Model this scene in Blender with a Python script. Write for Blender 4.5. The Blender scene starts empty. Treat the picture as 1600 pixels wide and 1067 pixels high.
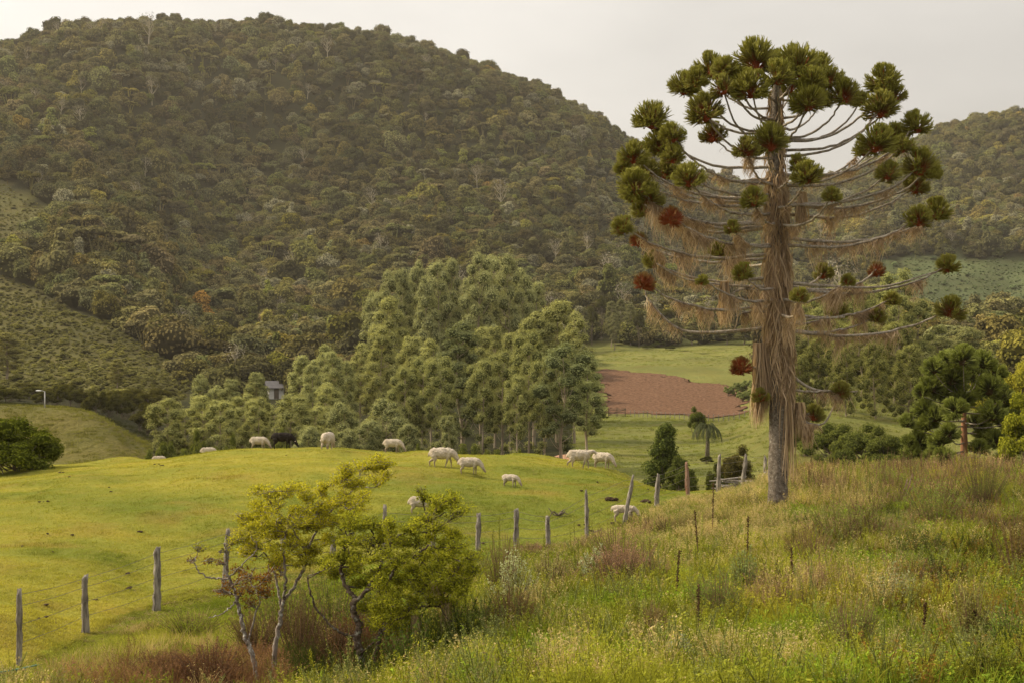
import bpy, math, random
import numpy as np
from math import pi, sin, cos, radians

# ------------------------------------------------------------------ camera, sky, sun, exposure
scn = bpy.context.scene
F = 2222.0                      # focal length in pixels of the 1600 px wide picture
SUN_AZ, SUN_EL = radians(-72), radians(35)      # azimuth from +Y (view direction), negative = left
SUN_DIR = (sin(SUN_AZ) * cos(SUN_EL), cos(SUN_AZ) * cos(SUN_EL), sin(SUN_EL))

cam_d = bpy.data.cameras.new('camera')
cam = bpy.data.objects.new('camera', cam_d)
scn.collection.objects.link(cam)
cam.location = (0, 0, 0)
cam.rotation_euler = (radians(90), 0, 0)
cam_d.sensor_width = 36.0
cam_d.lens = 50.0
cam_d.clip_start = 0.1
cam_d.clip_end = 6000
scn.camera = cam

scn.view_settings.view_transform = 'Standard'
scn.view_settings.look = 'None'
scn.view_settings.gamma = 1
scn.view_settings.use_curve_mapping = False
scn.view_settings.exposure = 0.0

w = bpy.data.worlds.new('World')
scn.world = w
w.use_nodes = True
nt = w.node_tree
nt.nodes.clear()
_out = nt.nodes.new('ShaderNodeOutputWorld')
_sky = nt.nodes.new('ShaderNodeTexSky')
_sky.sky_type = 'NISHITA'
_sky.sun_disc = False
_sky.sun_elevation = SUN_EL
_sky.sun_rotation = SUN_AZ
_sky.air_density = 1.0
_sky.dust_density = 3.0
_bg1 = nt.nodes.new('ShaderNodeBackground')
_bg1.inputs['Strength'].default_value = 0.10
nt.links.new(_sky.outputs[0], _bg1.inputs['Color'])
_tc = nt.nodes.new('ShaderNodeTexCoord')


def _m(op, a, b=None, c=None):
    n = nt.nodes.new('ShaderNodeMath')
    n.operation = op
    for i, v in enumerate((a, b, c)):
        if v is None:
            continue
        if isinstance(v, (int, float)):
            n.inputs[i].default_value = v
        else:
            nt.links.new(v, n.inputs[i])
    return n.outputs[0]


_sep = nt.nodes.new('ShaderNodeSeparateXYZ')
nt.links.new(_tc.outputs['Generated'], _sep.inputs[0])
_zp = _m('MAXIMUM', _sep.outputs['Z'], 0.0)
_cie = _m('MULTIPLY_ADD', _zp, 0.95, 0.84)            # overcast sky: zenith about twice as bright as horizon
_dot = nt.nodes.new('ShaderNodeVectorMath')
_dot.operation = 'DOT_PRODUCT'
nt.links.new(_tc.outputs['Generated'], _dot.inputs[0])
_dot.inputs[1].default_value = SUN_DIR
_g = _m('POWER', _m('MAXIMUM', _dot.outputs['Value'], 0.0), 3.0)
_glow = _m('MULTIPLY_ADD', _g, 0.95, 0.82)
_nz = nt.nodes.new('ShaderNodeTexNoise')
_nz.inputs['Scale'].default_value = 2.0
_nz.inputs['Detail'].default_value = 5.0
_mp = nt.nodes.new('ShaderNodeMapping')
_mp.inputs['Scale'].default_value = (1, 1, 2.6)
_mp.inputs['Location'].default_value = (0.35, 0.1, 0.4)
nt.links.new(_tc.outputs['Generated'], _mp.inputs[0])
nt.links.new(_mp.outputs[0], _nz.inputs['Vector'])
_cl = _m('MULTIPLY_ADD', _nz.outputs['Fac'], 1.0, 0.50)
_b = _m('MULTIPLY', _m('MULTIPLY', _cie, _glow), _cl)
_bg2 = nt.nodes.new('ShaderNodeBackground')
_bg2.inputs['Color'].default_value = (1.0, 0.95, 0.875, 1)
nt.links.new(_m('MULTIPLY', _b, 0.97), _bg2.inputs['Strength'])
_mix = nt.nodes.new('ShaderNodeMixShader')
_mix.inputs[0].default_value = 0.90
nt.links.new(_bg1.outputs[0], _mix.inputs[1])
nt.links.new(_bg2.outputs[0], _mix.inputs[2])
nt.links.new(_mix.outputs[0], _out.inputs['Surface'])

sun_d = bpy.data.lights.new('sun', 'SUN')
sun_d.energy = 5.0
sun_d.angle = radians(6)
sun_d.color = (1.0, 0.85, 0.60)
sun = bpy.data.objects.new('sun', sun_d)
scn.collection.objects.link(sun)
from mathutils import Vector
sun.rotation_euler = Vector(SUN_DIR).to_track_quat('Z', 'Y').to_euler()
sun.location = (-200, 100, 300)

scn.cycles.use_denoising = True
scn.cycles.max_bounces = 5
scn.cycles.diffuse_bounces = 3
scn.cycles.glossy_bounces = 2
scn.cycles.transmission_bounces = 3
scn.cycles.volume_bounces = 0
scn.cycles.transparent_max_bounces = 4
scn.cycles.caustics_reflective = False
scn.cycles.caustics_refractive = False
HAZE_DENSITY = 0.000085

RS = np.random.RandomState
C = scn.collection


# ------------------------------------------------------------------ mesh helpers
class MB:
    """collects triangles and quads with a per-vertex value v (0..1)"""

    def __init__(s):
        s.V, s.T, s.Q, s.A, s.n = [], [], [], [], 0

    def add(s, V, F4=None, F3=None, a=0.5):
        V = np.asarray(V, float).reshape(-1, 3)
        s.V.append(V)
        s.A.append(np.broadcast_to(np.asarray(a, float), (len(V),)).copy())
        if F4 is not None and len(F4):
            s.Q.append(np.asarray(F4, int) + s.n)
        if F3 is not None and len(F3):
            s.T.append(np.asarray(F3, int) + s.n)
        s.n += len(V)
        return s

    def mesh(s, name, smooth=False):
        V = np.concatenate(s.V) if s.V else np.zeros((0, 3))
        Q = np.concatenate(s.Q) if s.Q else np.zeros((0, 4), int)
        T = np.concatenate(s.T) if s.T else np.zeros((0, 3), int)
        me = bpy.data.meshes.new(name)
        me.vertices.add(len(V))
        me.vertices.foreach_set('co', V.astype('f').ravel())
        nl = len(Q) * 4 + len(T) * 3
        me.loops.add(nl)
        me.loops.foreach_set('vertex_index', np.concatenate([Q.ravel(), T.ravel()]).astype('i'))
        me.polygons.add(len(Q) + len(T))
        me.polygons.foreach_set('loop_start', np.concatenate([np.arange(len(Q)) * 4, len(Q) * 4 + np.arange(len(T)) * 3]).astype('i'))
        me.polygons.foreach_set('loop_total', np.concatenate([np.full(len(Q), 4), np.full(len(T), 3)]).astype('i'))
        me.update(calc_edges=True)
        me.polygons.foreach_set('use_smooth', np.full(len(Q) + len(T), smooth))
        at = me.attributes.new('v', 'FLOAT', 'POINT')
        at.data.foreach_set('value', np.concatenate(s.A).astype('f') if s.A else np.zeros(0, 'f'))
        return me


def nrm(v):
    return v / (np.linalg.norm(v, axis=-1, keepdims=True) + 1e-9)


def tube(path, radii, sides=6, twist=0.0, rough=None, seed=0):
    path = np.asarray(path, float)
    n = len(path)
    radii = np.broadcast_to(np.asarray(radii, float), (n,))
    t = nrm(np.gradient(path, axis=0))
    up = np.array([0, 0, 1.0]) if abs(t[0][2]) < 0.9 else np.array([1.0, 0, 0])
    V = np.zeros((n, sides, 3))
    a = np.arange(sides) / sides * 2 * pi
    r0 = RS(seed)
    u = nrm(np.cross(up, t[0]))
    for i in range(n):
        u = nrm(u - t[i] * np.dot(u, t[i]))
        wv = np.cross(t[i], u)
        rr = radii[i] * (1 + (r0.uniform(-rough, rough, sides) if rough else 0))
        V[i] = path[i] + (np.cos(a + twist * i)[:, None] * u + np.sin(a + twist * i)[:, None] * wv) * (rr[:, None] if rough else rr)
    F4 = []
    for i in range(n - 1):
        for j in range(sides):
            k = (j + 1) % sides
            F4.append((i * sides + j, i * sides + k, (i + 1) * sides + k, (i + 1) * sides + j))
    V = V.reshape(-1, 3)
    V = np.vstack([V, path[0], path[-1]])
    F3 = []
    for j in range(sides):
        k = (j + 1) % sides
        F3.append((k, j, n * sides))
        F3.append(((n - 1) * sides + j, (n - 1) * sides + k, n * sides + 1))
    return V, F4, F3


def box(x0, x1, y0, y1, z0, z1):
    V = [(x, y, z) for x in (x0, x1) for y in (y0, y1) for z in (z0, z1)]
    Q = [(0, 1, 3, 2), (4, 6, 7, 5), (0, 4, 5, 1), (2, 3, 7, 6), (0, 2, 6, 4), (1, 5, 7, 3)]
    return V, Q


def bez(pts, n):
    """Catmull-Rom through the points"""
    p = np.asarray(pts, float)
    p = np.vstack([2 * p[0] - p[1], p, 2 * p[-1] - p[-2]])
    out = []
    m = len(p) - 3
    for t in np.linspace(0, m - 1e-6, n):
        i = int(t)
        f = t - i
        a, b, c, d = p[i:i + 4]
        out.append(0.5 * (2 * b + (c - a) * f + (2 * a - 5 * b + 4 * c - d) * f * f + (-a + 3 * b - 3 * c + d) * f ** 3))
    return np.array(out)


_ico = {}


def ico(sub=1):
    if sub in _ico:
        return _ico[sub]
    import bmesh
    bm = bmesh.new()
    bmesh.ops.create_icosphere(bm, subdivisions=sub, radius=1)
    V = np.array([v.co[:] for v in bm.verts])
    Fc = np.array([[v.index for v in f.verts] for f in bm.faces])
    bm.free()
    _ico[sub] = (V, Fc)
    return _ico[sub]


def leaves(mb, P, N, size, aspect=0.45, rs=None, jit=0.6, a=None, fold=0.0):
    """diamond leaves at P facing roughly N"""
    n = len(P)
    N = nrm(N + rs.normal(0, jit, (n, 3)))
    t = nrm(np.cross(N, rs.normal(0, 1, (n, 3))))
    b = np.cross(N, t)
    s = np.broadcast_to(size, (n,)) * rs.uniform(0.65, 1.3, n)
    s = s[:, None]
    V = np.stack([P - t * s * 0.5, P + b * s * aspect * 0.5 - N * s * fold, P + t * s * 0.5, P - b * s * aspect * 0.5 - N * s * fold], 1).reshape(-1, 3)
    Q = np.arange(n * 4).reshape(n, 4)
    if a is None:
        a = rs.uniform(0, 1, n)
    mb.add(V, Q, None, np.repeat(a, 4))


def puff_points(puffs, n, rs, inner=0.35, up=0.0, lower=-1.0):
    """points near the surface of a union of ellipsoids (c, r)"""
    c = np.array([p[0] for p in puffs], float)
    r = np.array([p[1] for p in puffs], float)
    wgt = (r[:, 0] * r[:, 1] * r[:, 2]) ** (2 / 3)
    k = rs.choice(len(puffs), n, p=wgt / wgt.sum())
    d = nrm(rs.normal(0, 1, (n, 3)))
    d[:, 2] = np.where(d[:, 2] < lower, -d[:, 2], d[:, 2])
    rad = 1 - inner * rs.uniform(0, 1, n) ** 2
    lump = 1 + 0.10 * np.sin(d[:, 0] * 7 + k) * np.sin(d[:, 1] * 6 + k * 2) + 0.08 * np.sin(d[:, 2] * 9 + k * 3)
    P = c[k] + d * r[k] * (rad * lump)[:, None]
    N = nrm(d / r[k] + np.array([0, 0, up]))
    keep = np.ones(n, bool)
    for j in range(len(puffs)):
        q = np.linalg.norm((P - c[j]) / r[j], axis=1)
        keep &= (q > 0.62) | (k == j)
    return P[keep], N[keep]


def core(mb, puffs, s, sub=1, seed=0, a=0.3):  # inner crown blobs; low a puts the crown's inner shade into their colour
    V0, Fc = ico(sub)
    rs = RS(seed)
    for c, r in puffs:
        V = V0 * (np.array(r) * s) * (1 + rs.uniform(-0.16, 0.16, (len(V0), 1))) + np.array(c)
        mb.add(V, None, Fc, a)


# ------------------------------------------------------------------ object helpers
def link(name, me, mat=None, parent=None, loc=None, rot=None, scale=None, color=None, col=None):
    o = bpy.data.objects.new(name, me)
    if name in ('hanging_moss', 'trunk_moss'):
        o['kind'] = 'stuff'
    (col or C).objects.link(o)
    if me is not None and mat is not None and len(me.materials) == 0:
        for m in (mat if isinstance(mat, (list, tuple)) else [mat]):
            me.materials.append(m)
    if parent:
        o.parent = parent
    if loc is not None:
        o.location = loc
    if rot is not None:
        o.rotation_euler = rot
    if scale is not None:
        o.scale = scale if hasattr(scale, '__len__') else (scale,) * 3
    if color is not None:
        o.color = color
    return o


def tag(o, label=None, cat=None, group=None, kind=None):
    for k, v in (('label', label), ('category', cat), ('group', group), ('kind', kind)):
        if v:
            o[k] = v
    return o


def thing(name, label, cat, loc=(0, 0, 0), rz=0, group=None, color=None, scale=None):
    o = bpy.data.objects.new(name, None)
    C.objects.link(o)
    o.empty_display_size = 0.3
    o.location = loc
    o.rotation_euler = (0, 0, rz)
    if scale is not None:
        o.scale = scale
    return tag(o, label, cat, group)


# ------------------------------------------------------------------ noise
_lat = RS(5).uniform(-1, 1, (256, 256))


def vnoise(x, y, seed=0):
    x = np.asarray(x, float) + seed * 17.31
    y = np.asarray(y, float) + seed * 9.77
    xi, yi = np.floor(x).astype(int), np.floor(y).astype(int)
    fx, fy = x - xi, y - yi
    fx = fx * fx * fx * (fx * (fx * 6 - 15) + 10)
    fy = fy * fy * fy * (fy * (fy * 6 - 15) + 10)
    g = lambda i, j: _lat[(xi + i) & 255, (yi + j) & 255]
    return (g(0, 0) * (1 - fx) + g(1, 0) * fx) * (1 - fy) + (g(0, 1) * (1 - fx) + g(1, 1) * fx) * fy


def fbm(x, y, seed=0, octv=4):
    s, a, t = 0, 1.0, 0
    for i in range(octv):
        s = s + a * vnoise(x * 2 ** i, y * 2 ** i, seed + i * 3)
        t += a
        a *= 0.5
    return s / t


def sstep(a, b, x):
    t = np.clip((np.asarray(x, float) - a) / (b - a), 0, 1)
    return t * t * (3 - 2 * t)


# ------------------------------------------------------------------ terrain heights (z relative to the camera)
PROF = {
    -500: [(1, -1.7), (6, -2.6), (12, -4.1), (20, -5.6), (27, -6.2), (40, -6.0), (55, -5.8), (66, -6.2), (90, -9.5), (120, -12), (150, -12.4), (175, -7.6), (200, -8), (260, -9), (400, 10), (650, 76), (1050, 200), (1300, 190), (1800, 60), (2600, 20)],
    0: [(1, -1.7), (6, -2.6), (12, -4.1), (20, -5.5), (27, -6.07), (40, -5.75), (55, -5.4), (62, -5.5), (75, -7.4), (90, -9.5), (120, -12), (150, -12.4), (172, -7.8), (200, -8.5), (260, -8.5), (400, 9.5), (650, 74), (1050, 207), (1300, 195), (1800, 60), (2600, 20)],
    120: [(1, -1.7), (6, -2.6), (12, -4.1), (20, -5.6), (31, -6.4), (40, -5.7), (55, -5.2), (62, -5.3), (75, -7.3), (90, -9.5), (120, -12), (148, -12.4), (168, -7.8), (200, -9.5), (260, -8.5), (400, 9.5), (650, 70), (1050, 221), (1300, 200), (1800, 60), (2600, 20)],
    180: [(1, -1.7), (6, -2.6), (12, -4.1), (20, -5.6), (33, -6.4), (40, -5.8), (55, -5.1), (62, -5.2), (75, -7.2), (90, -9.5), (120, -12), (145, -12.6), (162, -9.8), (200, -11), (260, -9), (400, 6), (650, 62), (1050, 224), (1300, 200), (1800, 60), (2600, 20)],
    235: [(1, -1.7), (6, -2.6), (12, -4.1), (20, -5.6), (35, -6.5), (42, -5.8), (55, -5.0), (62, -5.15), (75, -7.2), (90, -9.6), (120, -12.5), (145, -13), (165, -13), (200, -12.5), (260, -10.5), (400, 2), (650, 50), (1050, 225), (1300, 200), (1800, 60), (2600, 20)],
    350: [(1, -1.7), (6, -2.6), (12, -4.2), (20, -5.6), (37, -6.4), (44, -5.6), (55, -4.65), (61, -4.72), (75, -7), (90, -9.8), (115, -12.6), (200, -13.4), (320, -12), (450, -3), (600, 20), (800, 88), (1050, 226), (1300, 205), (1800, 60), (2600, 20)],
    500: [(1, -1.7), (6, -2.5), (12, -4.0), (20, -5.4), (24, -5.8), (37, -6.2), (45, -5.4), (55, -4.55), (61, -4.64), (75, -7), (90, -9.8), (115, -12.4), (200, -13.6), (320, -12), (450, -3), (600, 20), (800, 88), (1050, 224), (1300, 205), (1800, 60), (2600, 20)],
    650: [(1, -1.7), (6, -2.4), (12, -3.7), (20, -5.0), (28, -5.7), (39, -5.95), (46, -5.2), (56, -4.68), (61, -4.85), (75, -7), (90, -9.8), (115, -12.2), (200, -13.6), (320, -12), (450, -3), (600, 20), (800, 84), (1080, 215), (1300, 195), (1800, 60), (2600, 20)],
    800: [(1, -1.7), (6, -2.3), (12, -3.4), (19, -4.6), (28, -5.3), (41, -5.95), (50, -5.2), (58, -4.75), (63, -5.05), (75, -7), (90, -9.8), (115, -12), (200, -13.8), (320, -12), (450, -3), (600, 18), (800, 74), (1100, 196), (1350, 180), (1800, 60), (2600, 20)],
    950: [(1, -1.7), (6, -2.3), (12, -3.3), (18.5, -4.45), (28, -5.1), (43, -5.75), (52, -5.15), (60, -5.45), (75, -8), (100, -11.5), (130, -12.2), (200, -13.2), (270, -13.7), (380, -8), (470, -1.8), (600, 18), (800, 58), (1190, 168), (1400, 150), (1800, 60), (2600, 20)],
    1050: [(1, -1.7), (6, -2.3), (12, -3.3), (18.5, -4.45), (28, -5.0), (44, -5.4), (50, -5.6), (57, -6.1), (75, -9), (100, -11.5), (130, -12), (200, -13.2), (265, -13.4), (380, -7.8), (470, -1.5), (600, 11), (800, 34), (1000, 78), (1260, 149), (1500, 130), (1800, 60), (2600, 20)],
    1150: [(1, -1.7), (6, -2.3), (12, -3.3), (18.5, -4.45), (28, -4.95), (44, -5.35), (54, -5.75), (60, -6.3), (75, -9), (100, -11.3), (130, -11.6), (200, -12.8), (260, -13.0), (350, -9.5), (470, -1), (600, 10), (800, 33), (1000, 72), (1330, 139), (1500, 125), (1800, 60), (2600, 20)],
    1220: [(1, -1.7), (6, -2.3), (12, -3.3), (18.5, -4.4), (28, -4.95), (44, -5.3), (54, -5.7), (62, -6.4), (75, -8.6), (100, -10.2), (150, -8.6), (200, -8.0), (260, -9), (350, -6), (470, 0), (600, 9), (800, 34), (1000, 72), (1350, 139), (1500, 125), (1800, 60), (2600, 20)],
    1300: [(1, -1.7), (6, -2.3), (12, -3.3), (18.5, -4.4), (28, -4.9), (44, -5.2), (54, -5.55), (62, -6.4), (75, -8.6), (100, -9.8), (150, -7.9), (195, -5.7), (300, -3.5), (470, 1), (600, 9), (800, 36), (1000, 76), (1350, 143), (1500, 125), (1800, 60), (2600, 20)],
    1400: [(1, -1.7), (6, -2.3), (12, -3.3), (18.5, -4.35), (28, -4.85), (44, -5.1), (54, -5.45), (62, -6.3), (75, -8.5), (110, -9.8), (150, -8.8), (200, -8), (300, -5), (400, 0), (550, 13), (780, 42), (1000, 86), (1330, 168), (1500, 150), (1800, 60), (2600, 20)],
    1500: [(1, -1.7), (6, -2.3), (12, -3.3), (18.5, -4.3), (28, -4.8), (44, -5.0), (54, -5.35), (62, -6.2), (75, -8.4), (110, -9.8), (200, -9), (300, -6), (400, -1), (520, 8), (780, 42), (1000, 92), (1300, 189), (1500, 170), (1800, 60), (2600, 20)],
    1600: [(1, -1.7), (6, -2.3), (12, -3.3), (18.5, -4.25), (28, -4.75), (44, -4.9), (54, -5.3), (62, -6.2), (75, -8.4), (110, -9.6), (200, -9), (300, -6), (400, -1), (520, 8), (780, 42), (1000, 95), (1300, 200), (1500, 180), (1800, 60), (2600, 20)],
    2100: [(1, -1.7), (6, -2.3), (12, -3.3), (18.5, -4.2), (28, -4.6), (44, -4.9), (54, -5.3), (62, -6.2), (75, -8.4), (110, -9.6), (200, -9), (300, -6), (400, -1), (520, 10), (780, 48), (1000, 100), (1300, 205), (1500, 190), (1800, 60), (2600, 20)],
}
LG = np.linspace(0, math.log(2600), 700)


def _pchip(x, y, xs):
    x, y = np.array(x, float), np.array(y, float)
    h = np.diff(x)
    d = np.diff(y) / h
    m = np.zeros(len(x))
    for i in range(1, len(x) - 1):
        if d[i - 1] * d[i] > 0:
            w1, w2 = 2 * h[i] + h[i - 1], h[i] + 2 * h[i - 1]
            m[i] = (w1 + w2) / (w1 / d[i - 1] + w2 / d[i])
    m[0], m[-1] = d[0], d[-1]
    k = np.clip(np.searchsorted(x, xs) - 1, 0, len(h) - 1)
    t = (xs - x[k]) / h[k]
    return (2 * t ** 3 - 3 * t ** 2 + 1) * y[k] + (t ** 3 - 2 * t ** 2 + t) * h[k] * m[k] + (-2 * t ** 3 + 3 * t ** 2) * y[k + 1] + (t ** 3 - t ** 2) * h[k] * m[k + 1]


_cols = sorted(PROF)
_tab = np.array([_pchip([math.log(a) for a, b in PROF[c]], [b for a, b in PROF[c]], LG) for c in _cols])
PXG = np.arange(-500, 2101, 20.0)
TAB = np.array([_pchip(_cols, _tab[:, j], PXG) for j in range(len(LG))]).T      # [px, logY]
_k = np.array([1, 2, 3, 2, 1]) / 9.0
TAB = np.apply_along_axis(lambda v: np.convolve(np.pad(v, 2, 'edge'), _k, 'valid'), 0, TAB)
TAB = np.apply_along_axis(lambda v: np.convolve(np.pad(v, 2, 'edge'), _k, 'valid'), 1, TAB)


def PX(x, y):
    return 800 + F * x / np.maximum(y, 8)


FPX = [-700, 30, 134, 245, 350, 745, 806, 857, 918, 975, 1025, 1075, 1122, 1160, 1195, 1300, 2300]
FY = [14, 27, 31, 35, 37, 40, 41, 41.5, 42, 44, 48, 52, 54, 56, 58, 61, 63]


def fenceY(px):
    return np.interp(px, FPX, FY)


def H(x, y):
    x, y = np.asarray(x, float), np.asarray(y, float)
    px = np.clip(PX(x, y), -499, 2099)
    ly = np.log(np.clip(y, 1, 2599))
    u = (px + 500) / 20
    v = ly / LG[-1] * (len(LG) - 1)
    i, j = np.minimum(u.astype(int), len(PXG) - 2), np.minimum(v.astype(int), len(LG) - 2)
    fu, fv = u - i, v - j
    z = (TAB[i, j] * (1 - fu) + TAB[i + 1, j] * fu) * (1 - fv) + (TAB[i, j + 1] * (1 - fu) + TAB[i + 1, j + 1] * fu) * fv
    near = sstep(12, 20, y) * (1 - sstep(90, 130, y))
    z = z + near * (0.17 * fbm(x / 5, y / 5, 1) + 0.05 * fbm(x / 1.4, y / 1.4, 4, 3))
    pm = sstep(0, 4, y - fenceY(px)) * (1 - sstep(70, 90, y)) * (1 - sstep(1100, 1150, px))
    z = z + pm * 0.16 * np.maximum(0, vnoise(x / 2.0, y / 1.5, 9) - 0.4) * 2
    far = sstep(180, 420, y)
    z = z + far * 2.0 * fbm(x / 60, y / 60, 2)
    mt = sstep(480, 650, y) * (1 - 0.65 * sstep(900, 1050, y))
    q = (x * 0.8 + y * 0.6)
    p = (-x * 0.6 + y * 0.8)
    z = z + mt * (15 * fbm(q / 210, p / 420, 7, 3) + 8 * fbm(x / 80, y / 80, 8, 3))
    return z


def h1(x, y):
    return float(H(np.array([x]), np.array([y]))[0])


def at(px, py, y0=15.0, y1=2000.0):
    """the place on the ground seen at a picture position"""
    Y = np.exp(np.linspace(math.log(y0), math.log(y1), 1500))
    x = (px - 800) / F * Y
    z = -(py - 533.5) / F * Y
    below = z < H(x, Y)
    k = int(np.argmax(below)) if below.any() else len(Y) - 1
    return float(x[k]), float(Y[k]), float(H(x[k:k + 1], Y[k:k + 1])[0])


def gx(px, Y):
    return (px - 800) / F * Y


def gz(py, Y):
    return -(py - 533.5) / F * Y


# ------------------------------------------------------------------ materials
def newmat(name):
    m = bpy.data.materials.new(name)
    m.use_nodes = True
    m.node_tree.nodes.clear()
    return m, m.node_tree


class NG:
    def __init__(s, nt):
        s.nt = nt

    def n(s, typ, **kw):
        o = s.nt.nodes.new(typ)
        for k, v in kw.items():
            if k.startswith('i_'):
                o.inputs[k[2:].replace('_', ' ')].default_value = v
            else:
                setattr(o, k, v)
        return o

    def l(s, a, b):
        s.nt.links.new(a, b)

    def noise(s, scale, detail=4, vec=None, rough=0.55):
        o = s.n('ShaderNodeTexNoise')
        o.inputs['Scale'].default_value = scale
        o.inputs['Detail'].default_value = detail
        o.inputs['Roughness'].default_value = rough
        if vec is not None:
            s.l(vec, o.inputs['Vector'])
        return o.outputs['Fac']

    def mix(s, f, a, b, mode='MIX'):
        o = s.n('ShaderNodeMix', data_type='RGBA', blend_type=mode)
        for i, v in ((0, f), (6, a), (7, b)):
            if isinstance(v, tuple):
                o.inputs[i].default_value = v if len(v) == 4 else v + (1,)
            elif isinstance(v, (int, float)):
                o.inputs[i].default_value = v
            else:
                s.l(v, o.inputs[i])
        return o.outputs[2]

    def math(s, op, a, b=0.0, c=0.0, clamp=False):
        o = s.n('ShaderNodeMath', operation=op, use_clamp=clamp)
        for i, v in enumerate((a, b, c)):
            if isinstance(v, (int, float)):
                o.inputs[i].default_value = v
            else:
                s.l(v, o.inputs[i])
        return o.outputs[0]

    def rng(s, v, a, b, c=0.0, d=1.0):
        o = s.n('ShaderNodeMapRange')
        s.l(v, o.inputs[0])
        for i, q in enumerate((a, b, c, d)):
            o.inputs[i + 1].default_value = q
        return o.outputs[0]

    def ramp(s, v, stops):
        o = s.n('ShaderNodeValToRGB')
        e = o.color_ramp.elements
        while len(e) < len(stops):
            e.new(0.5)
        for el, (p, c) in zip(e, stops):
            el.position = p
            el.color = c + (1,)
        s.l(v, o.inputs[0])
        return o.outputs[0]

    def bump(s, h, dist, strength=1.0):
        o = s.n('ShaderNodeBump')
        o.inputs['Strength'].default_value = strength
        o.inputs['Distance'].default_value = dist
        s.l(h, o.inputs['Height'])
        return o.outputs[0]

    def principled(s, col, rough=0.8, normal=None, spec=0.2, sheen=0.0, rgh=None):
        p = s.n('ShaderNodeBsdfPrincipled')
        if isinstance(col, tuple):
            p.inputs['Base Color'].default_value = col + (1,)
        else:
            s.l(col, p.inputs['Base Color'])
        p.inputs['Roughness'].default_value = rough
        p.inputs['Specular IOR Level'].default_value = spec
        if sheen:
            p.inputs['Sheen Weight'].default_value = sheen
        if normal is not None:
            s.l(normal, p.inputs['Normal'])
        return p.outputs[0]

    def out(s, sh):
        o = s.n('ShaderNodeOutputMaterial')
        s.l(sh, o.inputs['Surface'])


def leafy(name, dark, light, transl=0.35, tint='OBJECT', noise_scale=0.0, dead=None, gloss=0.0):
    """foliage: two greens mixed by vertex value v, which holds some crown shading, times the plant's own tint, partly translucent"""
    m, t = newmat(name)
    g = NG(t)
    v = g.n('ShaderNodeAttribute', attribute_name='v').outputs['Fac']
    col = g.mix(v, dark, light)
    if tint == 'OBJECT':
        oi = g.n('ShaderNodeObjectInfo')
        tc = oi.outputs['Color']
    else:
        tc = g.n('ShaderNodeAttribute', attribute_name='tint', attribute_type='INSTANCER').outputs['Color']
    col = g.mix(1.0, col, tc, 'MULTIPLY')
    if gloss:
        a = g.principled(col, 0.5, spec=gloss)
    else:
        d = g.n('ShaderNodeBsdfDiffuse')
        g.l(col, d.inputs['Color'])
        a = d.outputs[0]
    tr = g.n('ShaderNodeBsdfTranslucent')
    g.l(g.mix(1.0, col, (1.25, 1.2, 0.7), 'MULTIPLY'), tr.inputs['Color'])
    mx = g.n('ShaderNodeMixShader')
    mx.inputs[0].default_value = transl
    g.l(a, mx.inputs[1])
    g.l(tr.outputs[0], mx.inputs[2])
    g.out(mx.outputs[0])
    return m


def bark(name, a, b, scale=6.0, stretch=0.15, bumpd=0.03, rough=0.9, spots=None):
    m, t = newmat(name)
    g = NG(t)
    tc = g.n('ShaderNodeTexCoord').outputs['Object']
    mp = g.n('ShaderNodeMapping')
    mp.inputs['Scale'].default_value = (1, 1, stretch)
    g.l(tc, mp.inputs[0])
    n1 = g.noise(scale, 6, mp.outputs[0], 0.65)
    n2 = g.noise(scale * 5, 4, mp.outputs[0], 0.7)
    col = g.mix(g.rng(n1, 0.35, 0.65), a, b)
    col = g.mix(g.rng(n2, 0.55, 0.75, 0, 0.55), col, tuple(q * 0.35 for q in a))
    if spots:
        n3 = g.noise(scale * 1.7, 3, tc)
        col = g.mix(g.rng(n3, 0.55, 0.66), col, spots)
    h = g.math('ADD', n1, n2)
    g.out(g.principled(col, rough, g.bump(h, bumpd), 0.15))
    return m


def ground_mat(name, fine):
    """base colour comes from the land cover attribute; noise adds clumps and wear"""
    m, t = newmat(name)
    g = NG(t)
    pos = g.n('ShaderNodeNewGeometry').outputs['Position']
    base = g.n('ShaderNodeAttribute', attribute_name='cover').outputs['Color']
    n1 = g.noise(fine * 0.5, 5, pos)
    n2 = g.noise(fine * 3.5, 5, pos, 0.7)
    n3 = g.noise(fine * 12, 3, pos, 0.7)
    col = g.mix(g.rng(n1, 0.35, 0.65, 0, 0.5), base, g.mix(1.0, base, (1.2, 0.95, 0.9), 'MULTIPLY'))
    col = g.mix(g.rng(n2, 0.35, 0.7, 0, 0.6), col, g.mix(1.0, col, (0.62, 0.66, 0.55), 'MULTIPLY'))
    col = g.mix(g.rng(n3, 0.56, 0.74, 0, 0.55), col, g.mix(1.0, col, (0.5, 0.5, 0.42), 'MULTIPLY'))
    h = g.math('ADD', g.math('MULTIPLY', n2, 1.0), g.math('MULTIPLY', n3, 0.6))
    g.out(g.principled(col, 0.95, g.bump(h, 0.25 / fine), 0.05))
    return m


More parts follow.
